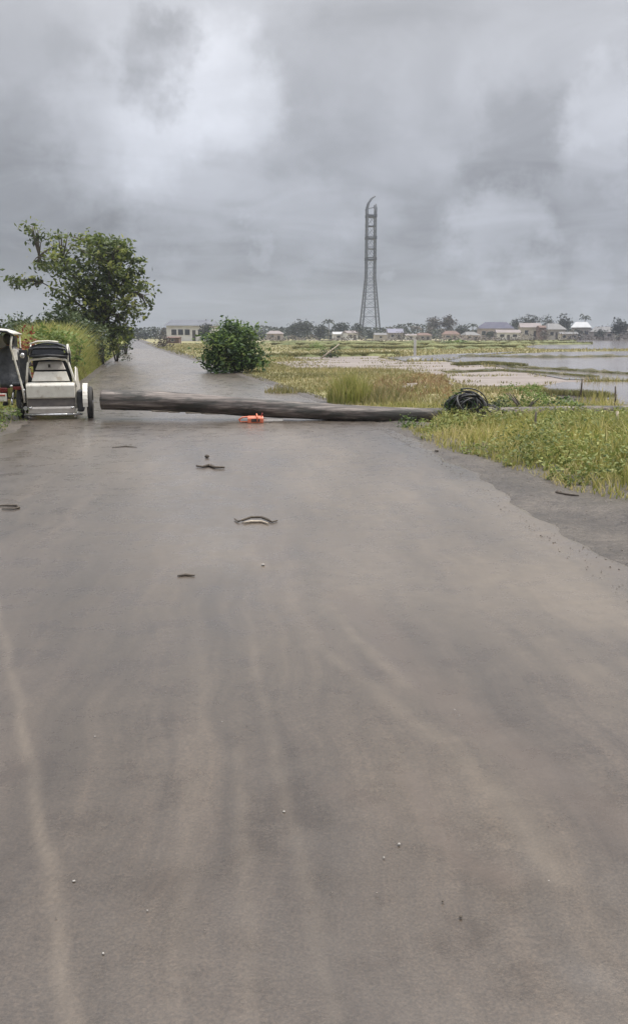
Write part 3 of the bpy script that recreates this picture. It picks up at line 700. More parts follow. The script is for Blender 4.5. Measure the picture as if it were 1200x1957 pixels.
# cable tangle
cx, cy, _ = P(892, 778, 15.9); cab = empty('cable_tangle', (cx, cy, 0), 0, 'black tangle of coiled cable on the grass by the pole', 'cable')
m = MB()
for i in range(30):
    rr_ = random.uniform(.15, .34); 
    m.torus((random.uniform(-.06, .05), random.uniform(-.12, .12), .34+random.uniform(-.06, .03)), rr_, random.uniform(.012, .02), (0, random.uniform(-.9, .9), math.pi/2+random.uniform(-1.1, 1.1)), 30, 6, sx=random.uniform(.8, 1.15), sz=random.uniform(.6, .85))
m.torus((-.01, -.1, .33), .37, .013, (0, .1, math.pi/2+.15), 30, 6, R(70), R(235), sx=1.02, sz=.86)
for i in range(5):
    m.tube([(.25, random.uniform(-.1, .1), .35), (.45, random.uniform(-.1, .2), .3+random.uniform(-.1, .1)), (.8, random.uniform(-.2, .2), .12)], .012, 6)
m.build('coil', M['cable'], cab)
shrub('creeper', 880, 790, 16.02, .72, .60, M['leafB'], 'very dark creeper leaves filling the black cable tangle', .075, 9000, 'plant', 9, trunk=False, rb=-.35)

# chainsaw
q = G(492, 811); chs = empty('chainsaw', (q[0], q[1], .03), R(4), 'small orange chainsaw with pale bar lying against the pole', 'chainsaw'); chs.scale = (1.1, 1, .78)
m = MB(); m.prism([(-.1, .0), (.08, .0), (.08, .12), (.04, .16), (-.06, .16), (-.1, .11)], -.16, .10); m.build('body', M['orange'], chs, .015)
m = MB(); m.tube([(-.14, 0, .14), (-.24, 0, .13), (-.30, 0, .08), (-.28, 0, .025), (-.14, 0, .02)], .017, 8); m.build('rear_handle', M['orange'], chs)
m = MB(); m.tube([(.0, -.11, .03), (.0, -.12, .14), (-.01, -.08, .2), (-.01, .06, .2), (0, .1, .12)], .012, 8); m.build('front_handle', M['orange'], chs)
m = MB(); m.box((.075, 0, .18), (.012, .14, .09), 0, 0, .25); m.build('hand_guard', M['redp'], chs, .004)
m = MB(); m.box((-.03, -.104, .07), (.14, .008, .07)); m.build('side_cover', M['dark'], chs, .003)
m = MB()
prof = [(.08, -.035), (.40, -.028)]+[(.40+.03*math.sin(a), -.03*math.cos(a)) for a in np.linspace(.3, 2.8, 7)]+[(.08, .035)]
vs = [(x_, -.012, z_+.065) for x_, z_ in prof]+[(x_, .0, z_+.065) for x_, z_ in prof]; n_ = len(prof)
m.add(vs, [tuple(range(n_)), tuple(range(n_, 2*n_))[::-1]]+[(i, i+n_, (i+1) % n_+n_, (i+1) % n_) for i in range(n_)]); m.build('guide_bar', M['steel'], chs)
m = MB(); m.tube([(x_, -.006, z_*1.12+.065) for x_, z_ in prof], .006, 5); m.build('chain', M['dark'], chs)

# ------------------------------------------------------------------ tricycles
def wheel(parent, loc, r, w, spokes=True, name='wheel'):
    t = MB(); n = 32; prof = [(-.5, .80), (-.5, .90), (-.3, .98), (0, 1.0), (.3, .98), (.5, .90), (.5, .80)]
    vs = []; fs = []; k = len(prof)
    for i in range(n):
        a = 2*math.pi*i/n
        for px_, pr in prof: vs.append((px_*w, math.cos(a)*r*pr, math.sin(a)*r*pr))
    for i in range(n):
        for j in range(k):
            fs.append((i*k+j, i*k+(j+1) % k, ((i+1) % n)*k+(j+1) % k, ((i+1) % n)*k+j))
    t.add(vs, fs, True); ty = t.build('tyre', M['rubber']); wh = empty(name, loc); wh.parent = parent; ty.parent = wh
    m = MB(); m.torus((0, 0, 0), r*.78, r*.045, (0, 0, 0), 32, 8); m.tube([(-w*.6, 0, 0), (w*.6, 0, 0)], r*.12, 10)
    for i in range(14):
        a = 2*math.pi*i/14; m.tube([(0, 0, 0), (0, math.cos(a)*r*.78, math.sin(a)*r*.78)], r*.012, 4)
    m.build('rim', M['chrome'], wh); return wh
hd = R(12)
tcx = P(101, 803, 16.4)[0]
tr = empty('tricycle', (tcx, 16.4, .0), hd, 'white passenger sidecar and motorcycle with black hood standing by the left road edge', 'tricycle')
# local: x right, y forward (away), rear face at y=0
m = MB()
def taper_panel(m, z0, z1, w0, w1, y0, y1, th=.03, xc=0):
    vs = [(xc-w0/2, y0, z0), (xc+w0/2, y0, z0), (xc+w1/2, y1, z1), (xc-w1/2, y1, z1)]; vs += [(x, y+th, z) for x, y, z in vs]
    m.add(vs, [(0, 1, 2, 3), (7, 6, 5, 4), (0, 4, 5, 1), (1, 5, 6, 2), (2, 6, 7, 3), (3, 7, 4, 0)])
m = MB(); m.prism([(-.02, .44), (-.03, .66), (.0, .70), (.16, .72), (.16, .42), (.0, .42)], -.44, .44); m.build('rear_panel', M['white'], tr, .02, 3)
m = MB(); m.box((0, .10, .345), (.86, .16, .145)); m.build('number_board', M['greyp'], tr, .01)
m = MB(); m.prism([(-.01, .14), (-.03, .24), (.02, .27), (.22, .27), (.22, .14)], -.42, .42); m.build('bumper', M['cream'], tr, .012)
m = MB(); m.tube([(-.5, -.02, .12), (.56, -.02, .12)], .022, 8); m.tube([(-.42, .0, .08), (-.42, 1.2, .1)], .02, 6); m.tube([(.42, .0, .08), (.42, 1.2, .1)], .02, 6); m.build('step_rail', M['chrome'], tr)
m = MB(); taper_panel(m, .735, .915, .70, .58, .14, .20, .04); m.build('boot_lid', M['white'], tr, .012)
m = MB(); taper_panel(m, .945, 1.10, .56, .44, .26, .34, .03); m.build('seat_back', M['cream'], tr, .02)
m = MB(); m.box((-.02, .255, 1.02), (.045, .012, .06)); m.build('catch', M['dark'], tr)
m = MB()   # side shells
for sx in (-1, 1):
    x0 = sx*.45
    prof = [(.16, .42), (.16, .74), (.36, 1.0), (.9, .95), (1.15, .7), (1.45, .62), (1.5, .36), (1.1, .2), (.2, .22)]
    m.prism(prof, x0-.012, x0+.012)
m.prism([(.1, .2), (.1, .24), (1.5, .24), (1.5, .2)], -.436, .436)
m.prism([(1.40, .24), (1.44, .62), (1.48, .62), (1.46, .24)], -.436, .436)
m.build('body', M['white'], tr, .006)
m = MB(); m.box((0, .62, .5), (.84, .5, .12)); m.build('seat', M['black'], tr, .03)
m = MB(); m.box((-.01, .80, .95), (.72, .03, .60)); m.build('dark_backing', M['black'], tr, .01)  # black panel added to make the cab interior read dark
# frame arch with outward side tubes
m = MB()
m.tube([(-.44, .1, .66), (-.41, .12, .95), (-.39, .14, 1.08), (-.34, .15, 1.14), (.0, .16, 1.165), (.29, .15, 1.14), (.34, .14, 1.08), (.40, .12, .88), (.46, .1, .62)], .022, 8)
m.build('frame', M['white'], tr)
for pt_, r_ in (([(-.30, 1.1, .7), (-.33, .95, 1.25), (-.3, .9, 1.42)], .016), ([(.30, 1.1, .7), (.33, .95, 1.25), (.3, .9, 1.42)], .016), ([(.34, .12, 1.1), (.33, .25, 1.42)], .014), ([(-.38, .12, 1.1), (-.33, .25, 1.42)], .014)):
    MB().tube(pt_, r_, 6).build('hood_strut', M['white'], tr)
# bowed black hood
vs = []; fs = []; nx_, ny_ = 13, 9
for j in range(ny_):
    y_ = .13+1.05*j/(ny_-1); 
    for i in range(nx_):
        a = math.pi*i/(nx_-1); hw = .37-.03*(j > 0); zt = 1.22+.24*math.sin(a)**.55*(1-.12*abs(j/(ny_-1)-.35))
        vs.append((-.02-math.cos(a)*hw, y_+.05*math.sin(a), zt))
for j in range(ny_-1):
    for i in range(nx_-1):
        q_ = j*nx_+i; fs.append((q_, q_+1, q_+nx_+1, q_+nx_))
m = MB(); m.add(vs, fs, True); o = m.build('hood', M['black'], tr); s_ = o.modifiers.new('s', 'SOLIDIFY'); s_.thickness = .02
m = MB(); 
m.tube([(-.37, .11, 1.23), (-.34, .12, 1.34), (-.2, .13, 1.36), (.16, .13, 1.36), (.30, .12, 1.33), (.34, .11, 1.23)], .02, 7)
m.tube([(-.36, .11, 1.20), (0, .10, 1.22), (.34, .11, 1.20)], .025, 7)
m.build('hood_bow', M['black'], tr)
m = MB(); m.tube([(-.34, .16, 1.43), (-.2, .16, 1.475), (.0, .17, 1.482), (.18, .16, 1.465)], .017, 7); m.build('hood_trim', M['white'], tr)
m = MB(); taper_panel(m, 1.24, 1.42, .60, .5, .16, .19, .006, -.02); m.build('rear_window', M['glass'], tr)
# side wheel, arch and fender
wheel(tr, (.70, .25, .315), .315, .11)
m = MB()
for (ra, rb_, x0, x1, mat_) in ((.345, .365, .58, .67, 'white'),):
    vs = []; fs = []; nn = 14
    for i in range(nn):
        a = R(35+155*i/(nn-1)); 
        for x_, r_ in ((x0, ra), (x0, rb_), (x1, rb_), (x1, ra)): vs.append((x_, .25+math.cos(a)*r_, .325+math.sin(a)*r_))
    for i in range(nn-1):
        for j in range(4): fs.append((i*4+j, i*4+(j+1) % 4, (i+1)*4+(j+1) % 4, (i+1)*4+j))
    fs += [(0, 1, 2, 3), tuple((nn-1)*4+k for k in (3, 2, 1, 0))]
    m.add(vs, fs, False)
m.build('fender', M['white'], tr)
m = MB(); m.box((.53, .25, .36), (.12, .5, .40)); m.build('wheel_well', M['black'], tr, .03)
m = MB(); m.tube([(.44, .25, .3), (.74, .25, .31)], .02, 8); m.build('axle', M['dark'], tr)
m = MB(); m.box((.765, -.02, .34), (.02, .03, .05)); m.build('reflector', M['chrome'], tr, .004)
# tail lamps
for sx in (-.38, .38):
    m = MB(); m.sphere((sx, -.03, .25), (.035, .02, .02)); m.build('tail_lamp', M['chrome'], tr)
# motorcycle on the left
mx_ = -.60
wheel(tr, (mx_, .38, .30), .30, .09); wheel(tr, (mx_, 1.62, .30), .30, .08)
m = MB(); m.tube([(mx_, .38, .3), (mx_, .8, .35), (mx_, 1.1, .45), (mx_, 1.35, .85)], .035, 8); m.tube([(mx_, 1.35, .9), (mx_, 1.62, .3)], .03, 8)
m.box((mx_, .85, .36), (.18, .35, .28)); m.tube([(-.6, .4, .30), (-.2, .4, .25)], .018, 6); m.tube([(-.6, 1.1, .4), (-.3, 1.1, .3)], .018, 6); m.build('engine_frame', M['dark'], tr)
m = MB(); m.tube([(mx_-.11, .15, .42), (mx_-.09, .3, .60)], .022, 8); m.tube([(mx_+.11, .15, .42), (mx_+.09, .3, .60)], .022, 8); m.tube([(mx_+.12, .05, .24), (mx_+.11, .7, .22)], [.04, .03], 10)
m.tube([(mx_-.12, .1, .30), (mx_-.12, .12, .42)], .022, 8); m.build('exhaust', M['chrome'], tr)
m = MB(); m.prism([(.05, .68), (.1, .76), (.75, .74), (.75, .66)], mx_-.12, mx_+.12); m.build('saddle', M['black'], tr, .03)
m = MB(); m.sphere((mx_, 1.0, .8), (.13, .25, .12)); m.build('fuel_tank', M['black'], tr)
m = MB(); m.tube([(mx_-.34, 1.25, 1.02), (mx_-.1, 1.36, .98), (mx_+.1, 1.36, .98), (mx_+.34, 1.25, 1.02)], .014, 7); m.build('handlebar', M['dark'], tr)
for sx in (-.26, .22):
    m = MB(); m.tube([(mx_+sx, 1.28, 1.02), (mx_+sx*1.2, 1.26, 1.2)], .007, 5); m.sphere((mx_+sx*1.2, 1.25, 1.23), (.06, .015, .04)); m.build('mirror', M['chrome'], tr)
m = MB(); m.box((mx_, .02, .62), (.16, .05, .06)); m.build('brake_lamp', M['red'], tr, .01)
for q_ in ((mx_-.10, .0, .66), (mx_+.12, .0, .58)): MB().sphere(q_, .03).build('indicator', M['chrome'], tr)
# leaning white canopy strut and canvas between motorcycle and cab
m = MB(); m.tube([(-.62, -.08, 1.60), (-.66, -.04, 1.38), (-.60, -.02, 1.12), (-.50, -.02, .62), (-.48, -.02, .35)], .018, 7); m.build('canopy_strut', M['white'], tr)
m = MB(); taper_panel(m, .62, 1.32, .10, .16, .22, .26, .01, -.48); m.build('side_curtain', M['leafL'] if False else M['tarp'], tr)
m = MB(); taper_panel(m, 1.14, 1.34, .10, .07, -.02, .02, .015, -.60); m.build('canvas_flap', M['white'], tr, .006)
m = MB(); m.sphere((-.47, .02, 1.22), (.05, .03, .05)); m.build('side_lamp', M['chrome'], tr)

# canopy over the motorcycle
vs = []; fs = []
for j in range(8):
    y_ = -.12+1.3*j/7
    for i in range(13):
        u = -1+2*i/12; vs.append((-1.0+u*.42, y_, 1.62+.10*(1-abs(u)**3.0)*(1-.3*abs(2*j/7-1)**3)))
for j in range(7):
    for i in range(12): q_ = j*13+i; fs.append((q_, q_+1, q_+14, q_+13))
m = MB(); m.add(vs, fs, True); o = m.build('canopy', M['white'], tr); s_ = o.modifiers.new('s', 'SOLIDIFY'); s_.thickness = .022
m = MB(); m.tube([(-1.40, -.11, 1.59), (-1.3, -.12, 1.655), (-1.0, -.12, 1.68), (-.7, -.12, 1.655), (-.60, -.11, 1.59)], .022, 7); m.build('canopy_valance', M['black'], tr)
for sx in (-1.36, -.62): MB().tube([(sx, 1.1, 1.62), (sx, 1.15, 1.0), (sx*.98, 1.2, .6)], .014, 6).build('canopy_post', M['white'], tr)
MB().tube([(-1.36, .0, 1.62), (-1.36, .0, 1.1), (-1.28, .1, .5)], .016, 6).build('canopy_post', M['white'], tr)
m = MB(); m.box((-1.0, 1.12, 1.36), (.66, .02, .44)); m.build('rain_curtain', simple('grey_curtain', (.30, .28, .28), (.22, .21, .21), 6, .5), tr)
m = MB(); m.box((-1.0, -.02, .455), (.42, .10, .15)); m.build('carrier_board', M['white'], tr, .015)
m = MB(); m.box((-1.0, -.075, .50), (.38, .01, .03)); m.build('board_stripe', M['redp'], tr, .003)
m = MB(); m.tube([(-1.0, .0, .45), (-.8, .3, .42), (mx_, .5, .40)], .016, 6); m.build('carrier_bracket', M['dark'], tr)
m = MB(); m.box((-.84, -.02, .59), (.15, .05, .09)); m.build('tail_light', M['red'], tr, .02)

# the rider, seated with the back to the road
M['skin'] = simple('skin', (.30, .17, .11), (.25, .14, .09), 8, .55)
M['hair'] = simple('black_hair', (.008, .008, .009), (.02, .018, .017), 60, .5, bump=.5, bscale=90)
M['coat'] = simple('black_raincoat', (.014, .015, .017), (.04, .042, .045), 14, .38, bump=.9, bscale=7)
M['trouser'] = simple('dark_trousers', (.04, .04, .05), (.025, .025, .03), 12, .8)
rm = Matrix.Rotation(hd, 3, 'Z'); rp_ = rm @ Vector((-.76, .52, 0))
rider = empty('person', (tcx+rp_.x, 16.4+rp_.y, 0), hd, 'person in a loose black raincoat seated on the motorcycle with back turned', 'person')
def skin_body(name, V, E, mat, parent, sub=2):
    me = bpy.data.meshes.new(name); me.from_pydata([v[:3] for v in V], E, []); me.materials.append(mat)
    o = bpy.data.objects.new(name, me); COL.objects.link(o); o.parent = parent
    sk = o.modifiers.new('skin', 'SKIN'); sk.use_smooth_shade = True
    for i, v in enumerate(V): me.skin_vertices[0].data[i].radius = (v[3], v[4] if len(v) > 4 else v[3])
    me.skin_vertices[0].data[0].use_root = True
    sb = o.modifiers.new('sub', 'SUBSURF'); sb.levels = sub; sb.render_levels = sub
    return o
V = [(0, 0, .84, .15, .12), (0, .03, 1.0, .14, .11), (0, .06, 1.18, .16, .11), (0, .08, 1.31, .12, .09), (0, .10, 1.385, .055), (0, .11, 1.44, .06),
     (0, .115, 1.50, .085), (0, .115, 1.56, .075)]
E = [(0, 1), (1, 2), (2, 3), (3, 4), (4, 5), (5, 6), (6, 7)]
for sx in (-1, 1):
    n = len(V); V += [(sx*.17, .09, 1.30, .055), (sx*.26, .28, 1.12, .045), (sx*.24, .52, 1.06, .034), (sx*.22+.08, .70, 1.03, .028), (sx*.22+.08, .75, 1.03, .030)]
    E += [(3, n), (n, n+1), (n+1, n+2), (n+2, n+3), (n+3, n+4)]
    for k in range(4):
        q = len(V); xo = sx*.22+.08+(k-1.5)*.021; V += [(xo, .785, 1.032, .009), (xo, .815+.003*(k % 2), 1.012, .008), (xo, .805, .988, .007)]; E += [(n+4, q), (q, q+1), (q+1, q+2)]
    q = len(V); V += [(sx*.22+.08-sx*.035, .75, 1.01, .010), (sx*.22+.08-sx*.045, .785, .99, .008)]; E += [(n+4, q), (q, q+1)]
    n = len(V); V += [(sx*.10, .04, .82, .09), (sx*.2, .40, .76, .07), (sx*.19, .36, .38, .048), (sx*.19, .36, .30, .042), (sx*.19, .50, .27, .035)]
    E += [(0, n), (n, n+1), (n+1, n+2), (n+2, n+3), (n+3, n+4)]
skin_body('body', V, E, M['skin'], rider)
m = MB(); m.sphere((0, .10, 1.525), (.112, .125, .125), 18, 12)
m.v = [(x, y, z) if not (y > .15 and z < 1.54) else (x*.9, .15+(y-.15)*.1, z) for x, y, z in m.v]; m.build('hair', M['hair'], rider)
m = MB(); m.tube([(0, .195, 1.53), (0, .222, 1.492), (0, .198, 1.478)], [.008, .016, .012], 6); m.build('nose', M['skin'], rider)
for sx in (-1, 1):
    MB().sphere((sx*.032, .19, 1.52), (.014, .01, .008), 8, 6).build('eye', M['stone'], rider)
    MB().sphere((sx*.096, .12, 1.505), (.012, .02, .03), 8, 6).build('ear', M['skin'], rider)
MB().sphere((0, .198, 1.452), (.024, .008, .006), 8, 5).build('mouth', M['redp'], rider)
# raincoat: lofted rings with folds
rings = [(1.40, .075, .08, 0, .10), (1.36, .12, .10, 0, .09), (1.32, .21, .13, 0, .085), (1.24, .255, .16, 0, .08), (1.1, .265, .18, .005, .07), (.95, .28, .20, .02, .05), (.82, .31, .24, .04, .02), (.70, .35, .28, .06, 0), (.62, .37, .29, .07, 0)]
vs = []; fs = []; nn = 40
for ri, (z, ax_, ay_, ox, oy) in enumerate(rings):
    for k in range(nn):
        a = 2*math.pi*k/nn; fo = 1+.05*ri/8*math.sin(k*1.9+ri*.3)+.035*math.sin(k*.95+ri)
        vs.append((ox+math.cos(a)*ax_*fo, oy+math.sin(a)*ay_*fo, z+.012*math.sin(k*1.3)*(ri > 6)))
for ri in range(len(rings)-1):
    for k in range(nn): fs.append((ri*nn+k, (ri+1)*nn+k, (ri+1)*nn+(k+1) % nn, ri*nn+(k+1) % nn))
m = MB(); m.add(vs, fs, True); o = m.build('raincoat', M['coat'], rider); s_ = o.modifiers.new('s', 'SOLIDIFY'); s_.thickness = .008
for sx in (-1, 1):
    MB().tube([(sx*.15, .09, 1.29), (sx*.27, .28, 1.12), (sx*.25, .50, 1.06), (sx*.235+.05, .62, 1.045)], [.085, .07, .055, .05], 12).build('sleeve', M['coat'], rider)
    MB().tube([(sx*.10, .02, .83), (sx*.2, .40, .77), (sx*.19, .37, .55), (sx*.19, .36, .33)], [.11, .085, .065, .06], 12).build('trouser_leg', M['trouser'], rider)
    MB().box((sx*.19, .43, .27), (.09, .25, .08), tp=.8).build('shoe', M['rubber'], rider, .02)

# weeds standing at its feet
shrub('verge_bush', 12, 815, 15.9, .9, .36, M['leafL'], 'leafy green weeds under the motorcycle at the left edge', .06, 2600, 'bush', 7, trunk=False)
shrub('verge_bush', -40, 830, 14.4, .9, .30, M['leafL'], 'low weeds at the left frame edge nearer than the motorcycle', .06, 2200, 'bush', 6, trunk=False)

# ------------------------------------------------------------------ debris on the road
RZ = .034
def stick(name, pts_px, r, label, z=RZ, cat='stick', mat='wood', lift=None):
    c = G(*pts_px[0]); root = c
    pp_ = []
    for i, (a, b_) in enumerate(pts_px):
        g = G(a, b_); pp_.append((g[0]-c[0], g[1]-c[1], r*.7+(lift[i] if lift else 0)))
    n = len(pp_); m = MB(); m.tube(pp_, [r*(1-.5*abs(2*i/(n-1)-1)) for i in range(n)], 7, jit=.15)
    o = m.build(name, M[mat]); o.location = (c[0], c[1], z); return tag(o, label, cat)
s1 = stick('stick', [(376, 898), (388, 900), (400, 897), (412, 901), (430, 901)], .022, 'short dark knobbly stick on the road in front of the pole')
st = G(396, 880); m = MB(); m.sphere((0, 0, .02), (.032, .028, .024), 8, 6); o = m.build('clod', M['wood']); o.location = (st[0], st[1], RZ); tag(o, 'small dark clod just beyond the knobbly stick', 'clod')
stick('stick', [(449, 1001), (456, 1006), (464, 1004), (480, 1000), (500, 1000), (514, 1004), (520, 1007), (530, 1004)], .013, 'curved dark twig on the road nearer than the knobbly stick', lift=[0, 0, .004, .01, .01, .004, 0, 0])
stick('bark_strip', [(466, 1008), (480, 1006), (500, 1006), (513, 1010)], .014, 'pale curved bark strip lying along the curved twig', cat='bark', mat='paleStick')
stick('stick', [(-12, 976), (10, 974), (34, 974), (38, 978), (28, 981), (5, 981)], .011, 'hooked dark twig at the left edge of the road')
stick('stick', [(340, 1112), (355, 1110), (373, 1111)], .009, 'thin straight brown twig lowest of the twigs on the road')
stick('stick', [(215, 861), (240, 858), (262, 860)], .008, 'faint thin twig near the left end of the pole')
def pebble(px, py, r, label, mat='stone', group=None, nm='pebble'):
    g = G(px, py); m = MB(); n0 = 9
    m.sphere((0, 0, r*.3), (r*random.uniform(.8, 1.3), r*random.uniform(.8, 1.2), r*.6), 8, 6)
    m.v = [(x*(1+random.uniform(-.15, .15)), y*(1+random.uniform(-.15, .15)), z) for x, y, z in m.v]
    o = m.build(nm, M[mat]); o.location = (g[0], g[1], RZ-.002); o.rotation_euler = (0, 0, random.uniform(0, 6)); tag(o, label, 'stone', group)
PG = 'tiny pale pebbles scattered on the road'
for (px, py) in [(425, 1394), (183, 1422), (143, 1703), (283, 1760), (868, 1370), (877, 1381), (975, 1591), (762, 1631), (733, 1657), (199, 1843), (1047, 1703), (597, 1231), (318, 1336), (543, 1568)]:
    pebble(px, py, random.uniform(.003, .005), 'tiny pale pebble lying loose on the wet road surface', 'stone', PG)
pebble(503, 1089, .014, 'flat pale stone below the curved twig')
pebble(1066, 948, .035, 'dark lump on the muddy right shoulder', 'wood', nm='clod')
pebble(834, 867, .025, 'dark clod on the shoulder near the tip of the grass', 'wood', nm='clod')
pebble(879, 1772, .005, 'tiny dark chip on the near right lane', 'wood', nm='clod')
pebble(845, 1742, .004, 'dark speck beside the damp patch on the near lane', 'wood', nm='clod')
stick('stick', [(1060, 948), (1085, 953), (1105, 955)], .012, 'short twig on the right shoulder beside the dark lump')

# loose gravel and crumbs
def grit(name, x, y, z, r, mat, label, cat):
    n = len(x); o8 = np.array([[1, 0, 0], [-1, 0, 0], [0, 1, 0], [0, -1, 0], [0, 0, .7], [0, 0, -.4]])
    v = o8[None]*r[:, None, None]*rng.uniform(.6, 1.3, (n, 6, 1)); v += np.stack([x, y, z], 1)[:, None]
    f = np.array([[0, 2, 4], [2, 1, 4], [1, 3, 4], [3, 0, 4], [2, 0, 5], [1, 2, 5], [3, 1, 5], [0, 3, 5]])
    t = (np.arange(n)[:, None, None]*6+f[None]).reshape(-1, 3)
    tag(tri_mesh(name, v.reshape(-1, 3), t, mat), label, cat, kind='stuff')
y = rng.uniform(4, 30, 5000); e_ = rx(y); g_ = grass_edge(y); x = e_-.35+rng.random(len(y))**1.3*(g_-e_+.5); 
grit('gravel', x, y, np.full(len(x), .034), rng.uniform(.002, .007, len(x))*rng.uniform(.4, 1.5, len(x)), M['pebblemix'], 'loose gravel along the muddy right shoulder', 'gravel')
y = rng.uniform(1.6, 22, 900); x = lx(y)+(rx(y)-lx(y))*rng.random(len(y)); k = pnoise(x, y, 1.3, 8) > .5; x, y = x[k], y[k]
grit('crumbs', x, y, np.full(len(x), .036), rng.uniform(.0015, .004, len(x)), M['pebblemix'], 'fine crumbs of grit scattered over the wet road', 'grit')
# stakes
def stake(px, py, h, r, label, lean=.05, mat='wood', Yd=None):
    g = G(px, py); m = MB(); m.tube([(0, 0, -.05), (lean*h*.5, 0, h*.5), (lean*h, .02, h)], [r, r*.9, r*.7], 7, jit=.1)
    o = m.build('stake', M[mat]); o.location = (g[0], g[1], 0); tag(o, label, 'stake')
stake(1108, 762, .50, .028, 'short thin stake at the near edge of the flooded paddy')
stake(1175, 778, .46, .026, 'dark stake in the flooded paddy near the right frame edge', -.05)
stake(1020, 838, .42, .022, 'weathered stake in the grass right of the cable tangle', .03)
stake(1176, 826, .35, .035, 'stubby pale stake in the grass by the thin end of the pole', .02, 'paleStick')
g = G(792, 688); wp = empty('marker_post', (g[0], g[1], 0), 0, 'white concrete post standing alone in the middle field', 'post')
m = MB(); m.box((0, 0, .70), (.17, .17, 1.3), tp=.85); m.build('post', M['concrete'], wp, .01)
m = MB(); m.box((0, 0, .06), (.75, .5, .16), tp=.8); m.build('base', M['concrete'], wp, .02)
g1 = G(612, 686); m = MB(); m.tube([(0, 0, 0), (.5, .1, .38), (1.3, .1, 1.0)], [.055, .05, .03], 6); o = m.build('leaning_stick', M['paleStick']); o.location = g1; tag(o, 'pale stick leaning in the field against the low grey green shrub', 'stick')

# ------------------------------------------------------------------ lattice tower
TW = 360.0; tw0 = P(706, 647, TW); tower = empty('lattice_tower', (tw0[0], TW, 0), R(8), 'tall lattice transmission tower with a bent curved top', 'tower'); tower.scale = (1, 1, .925)
def hw(z):  # half width
    return float(np.interp(z, [0, 8, 26, 50, 60], [3.9, 3.2, 1.75, 1.68, 1.55]))
TOPZ = 52.0
def bend(z):
    return (0, 0) if z < TOPZ else (0, 0)
corners = [(-1, -1), (1, -1), (1, 1), (-1, 1)]
for ci, (sx, sy) in enumerate(corners):
    m = MB(); zs = list(np.linspace(0, 26, 8))+list(np.linspace(28, 52, 9))
    p_ = [(sx*hw(z), sy*hw(z), z) for z in zs]
    if sx < 0: p_ += [(-1.75, sy*1.7, 54.5), (-1.1, sy*1.5, 57), (.2, sy*1.1, 59), (1.4, sy*.8, 59.8)]
    else: p_ += [(1.8, sy*1.7, 54.5), (1.6, sy*1.4, 56.5)]
    m.tube(p_, .34, 5); m.build('leg', M['tower'], tower)
m = MB(); zl = [0, 5, 9.5, 13.5, 17, 20, 23, 26]+[30.3, 34.6, 39, 43.3, 47.6, 52]
for a, b_ in zip(zl[:-1], zl[1:]):
    for i in range(4):
        c0, c1 = corners[i], corners[(i+1) % 4]; A = hw(a); B = hw(b_)
        m.tube([(c0[0]*A, c0[1]*A, a), (c1[0]*B, c1[1]*B, b_)], .06, 4, False)
        m.tube([(c1[0]*A, c1[1]*A, a), (c0[0]*B, c0[1]*B, b_)], .06, 4, False)
        m.tube([(c0[0]*B, c0[1]*B, b_), (c1[0]*B, c1[1]*B, b_)], .08, 4, False)
m.build('bracing', M['tower'], tower)
m = MB()
for sy in (-1, 1): m.tube([(-1.75, sy*1.7, 54.5), (1.7, sy*1.6, 55.5)], .09, 4)
m.tube([(-1.1, -1.5, 57), (-1.1, 1.5, 57)], .12, 4); m.tube([(.2, -1.1, 59), (.2, 1.1, 59)], .12, 4); m.tube([(1.4, -.8, 59.8), (1.4, .8, 59.8)], .14, 4)
m.tube([(-1.75, 1.7, 54.5), (-1.1, -1.5, 57), (.2, 1.1, 59), (1.4, -.8, 59.8)], .12, 4); m.build('bent_top', M['tower'], tower)
def z_of(py): return P(706, py, TW)[2]/.925
for k_, (py, hh_) in enumerate([(413, 1.3), (455, 1.3), (495, 1.2), (433, .35), (476, .35)]):
    zc = z_of(py); wv = hw(zc)*2+.35; m = MB()
    m.box((0, 0, zc-.35 if hh_ > 1 else zc), (wv, wv, .5 if hh_ > 1 else .18))
    if hh_ > 1:
        for i in range(4):
            c0, c1 = corners[i], corners[(i+1) % 4]
            for dz in (.1, .45, .8): m.tube([(c0[0]*wv/2, c0[1]*wv/2, zc-.3+dz), (c1[0]*wv/2, c1[1]*wv/2, zc-.3+dz)], .09, 4)
        for sx, sy in corners: m.box((sx*(wv/2-.1), sy*(wv/2-.1), zc), (.6, .6, 1.2))
    m.build('platform', M['towerdk'], tower)

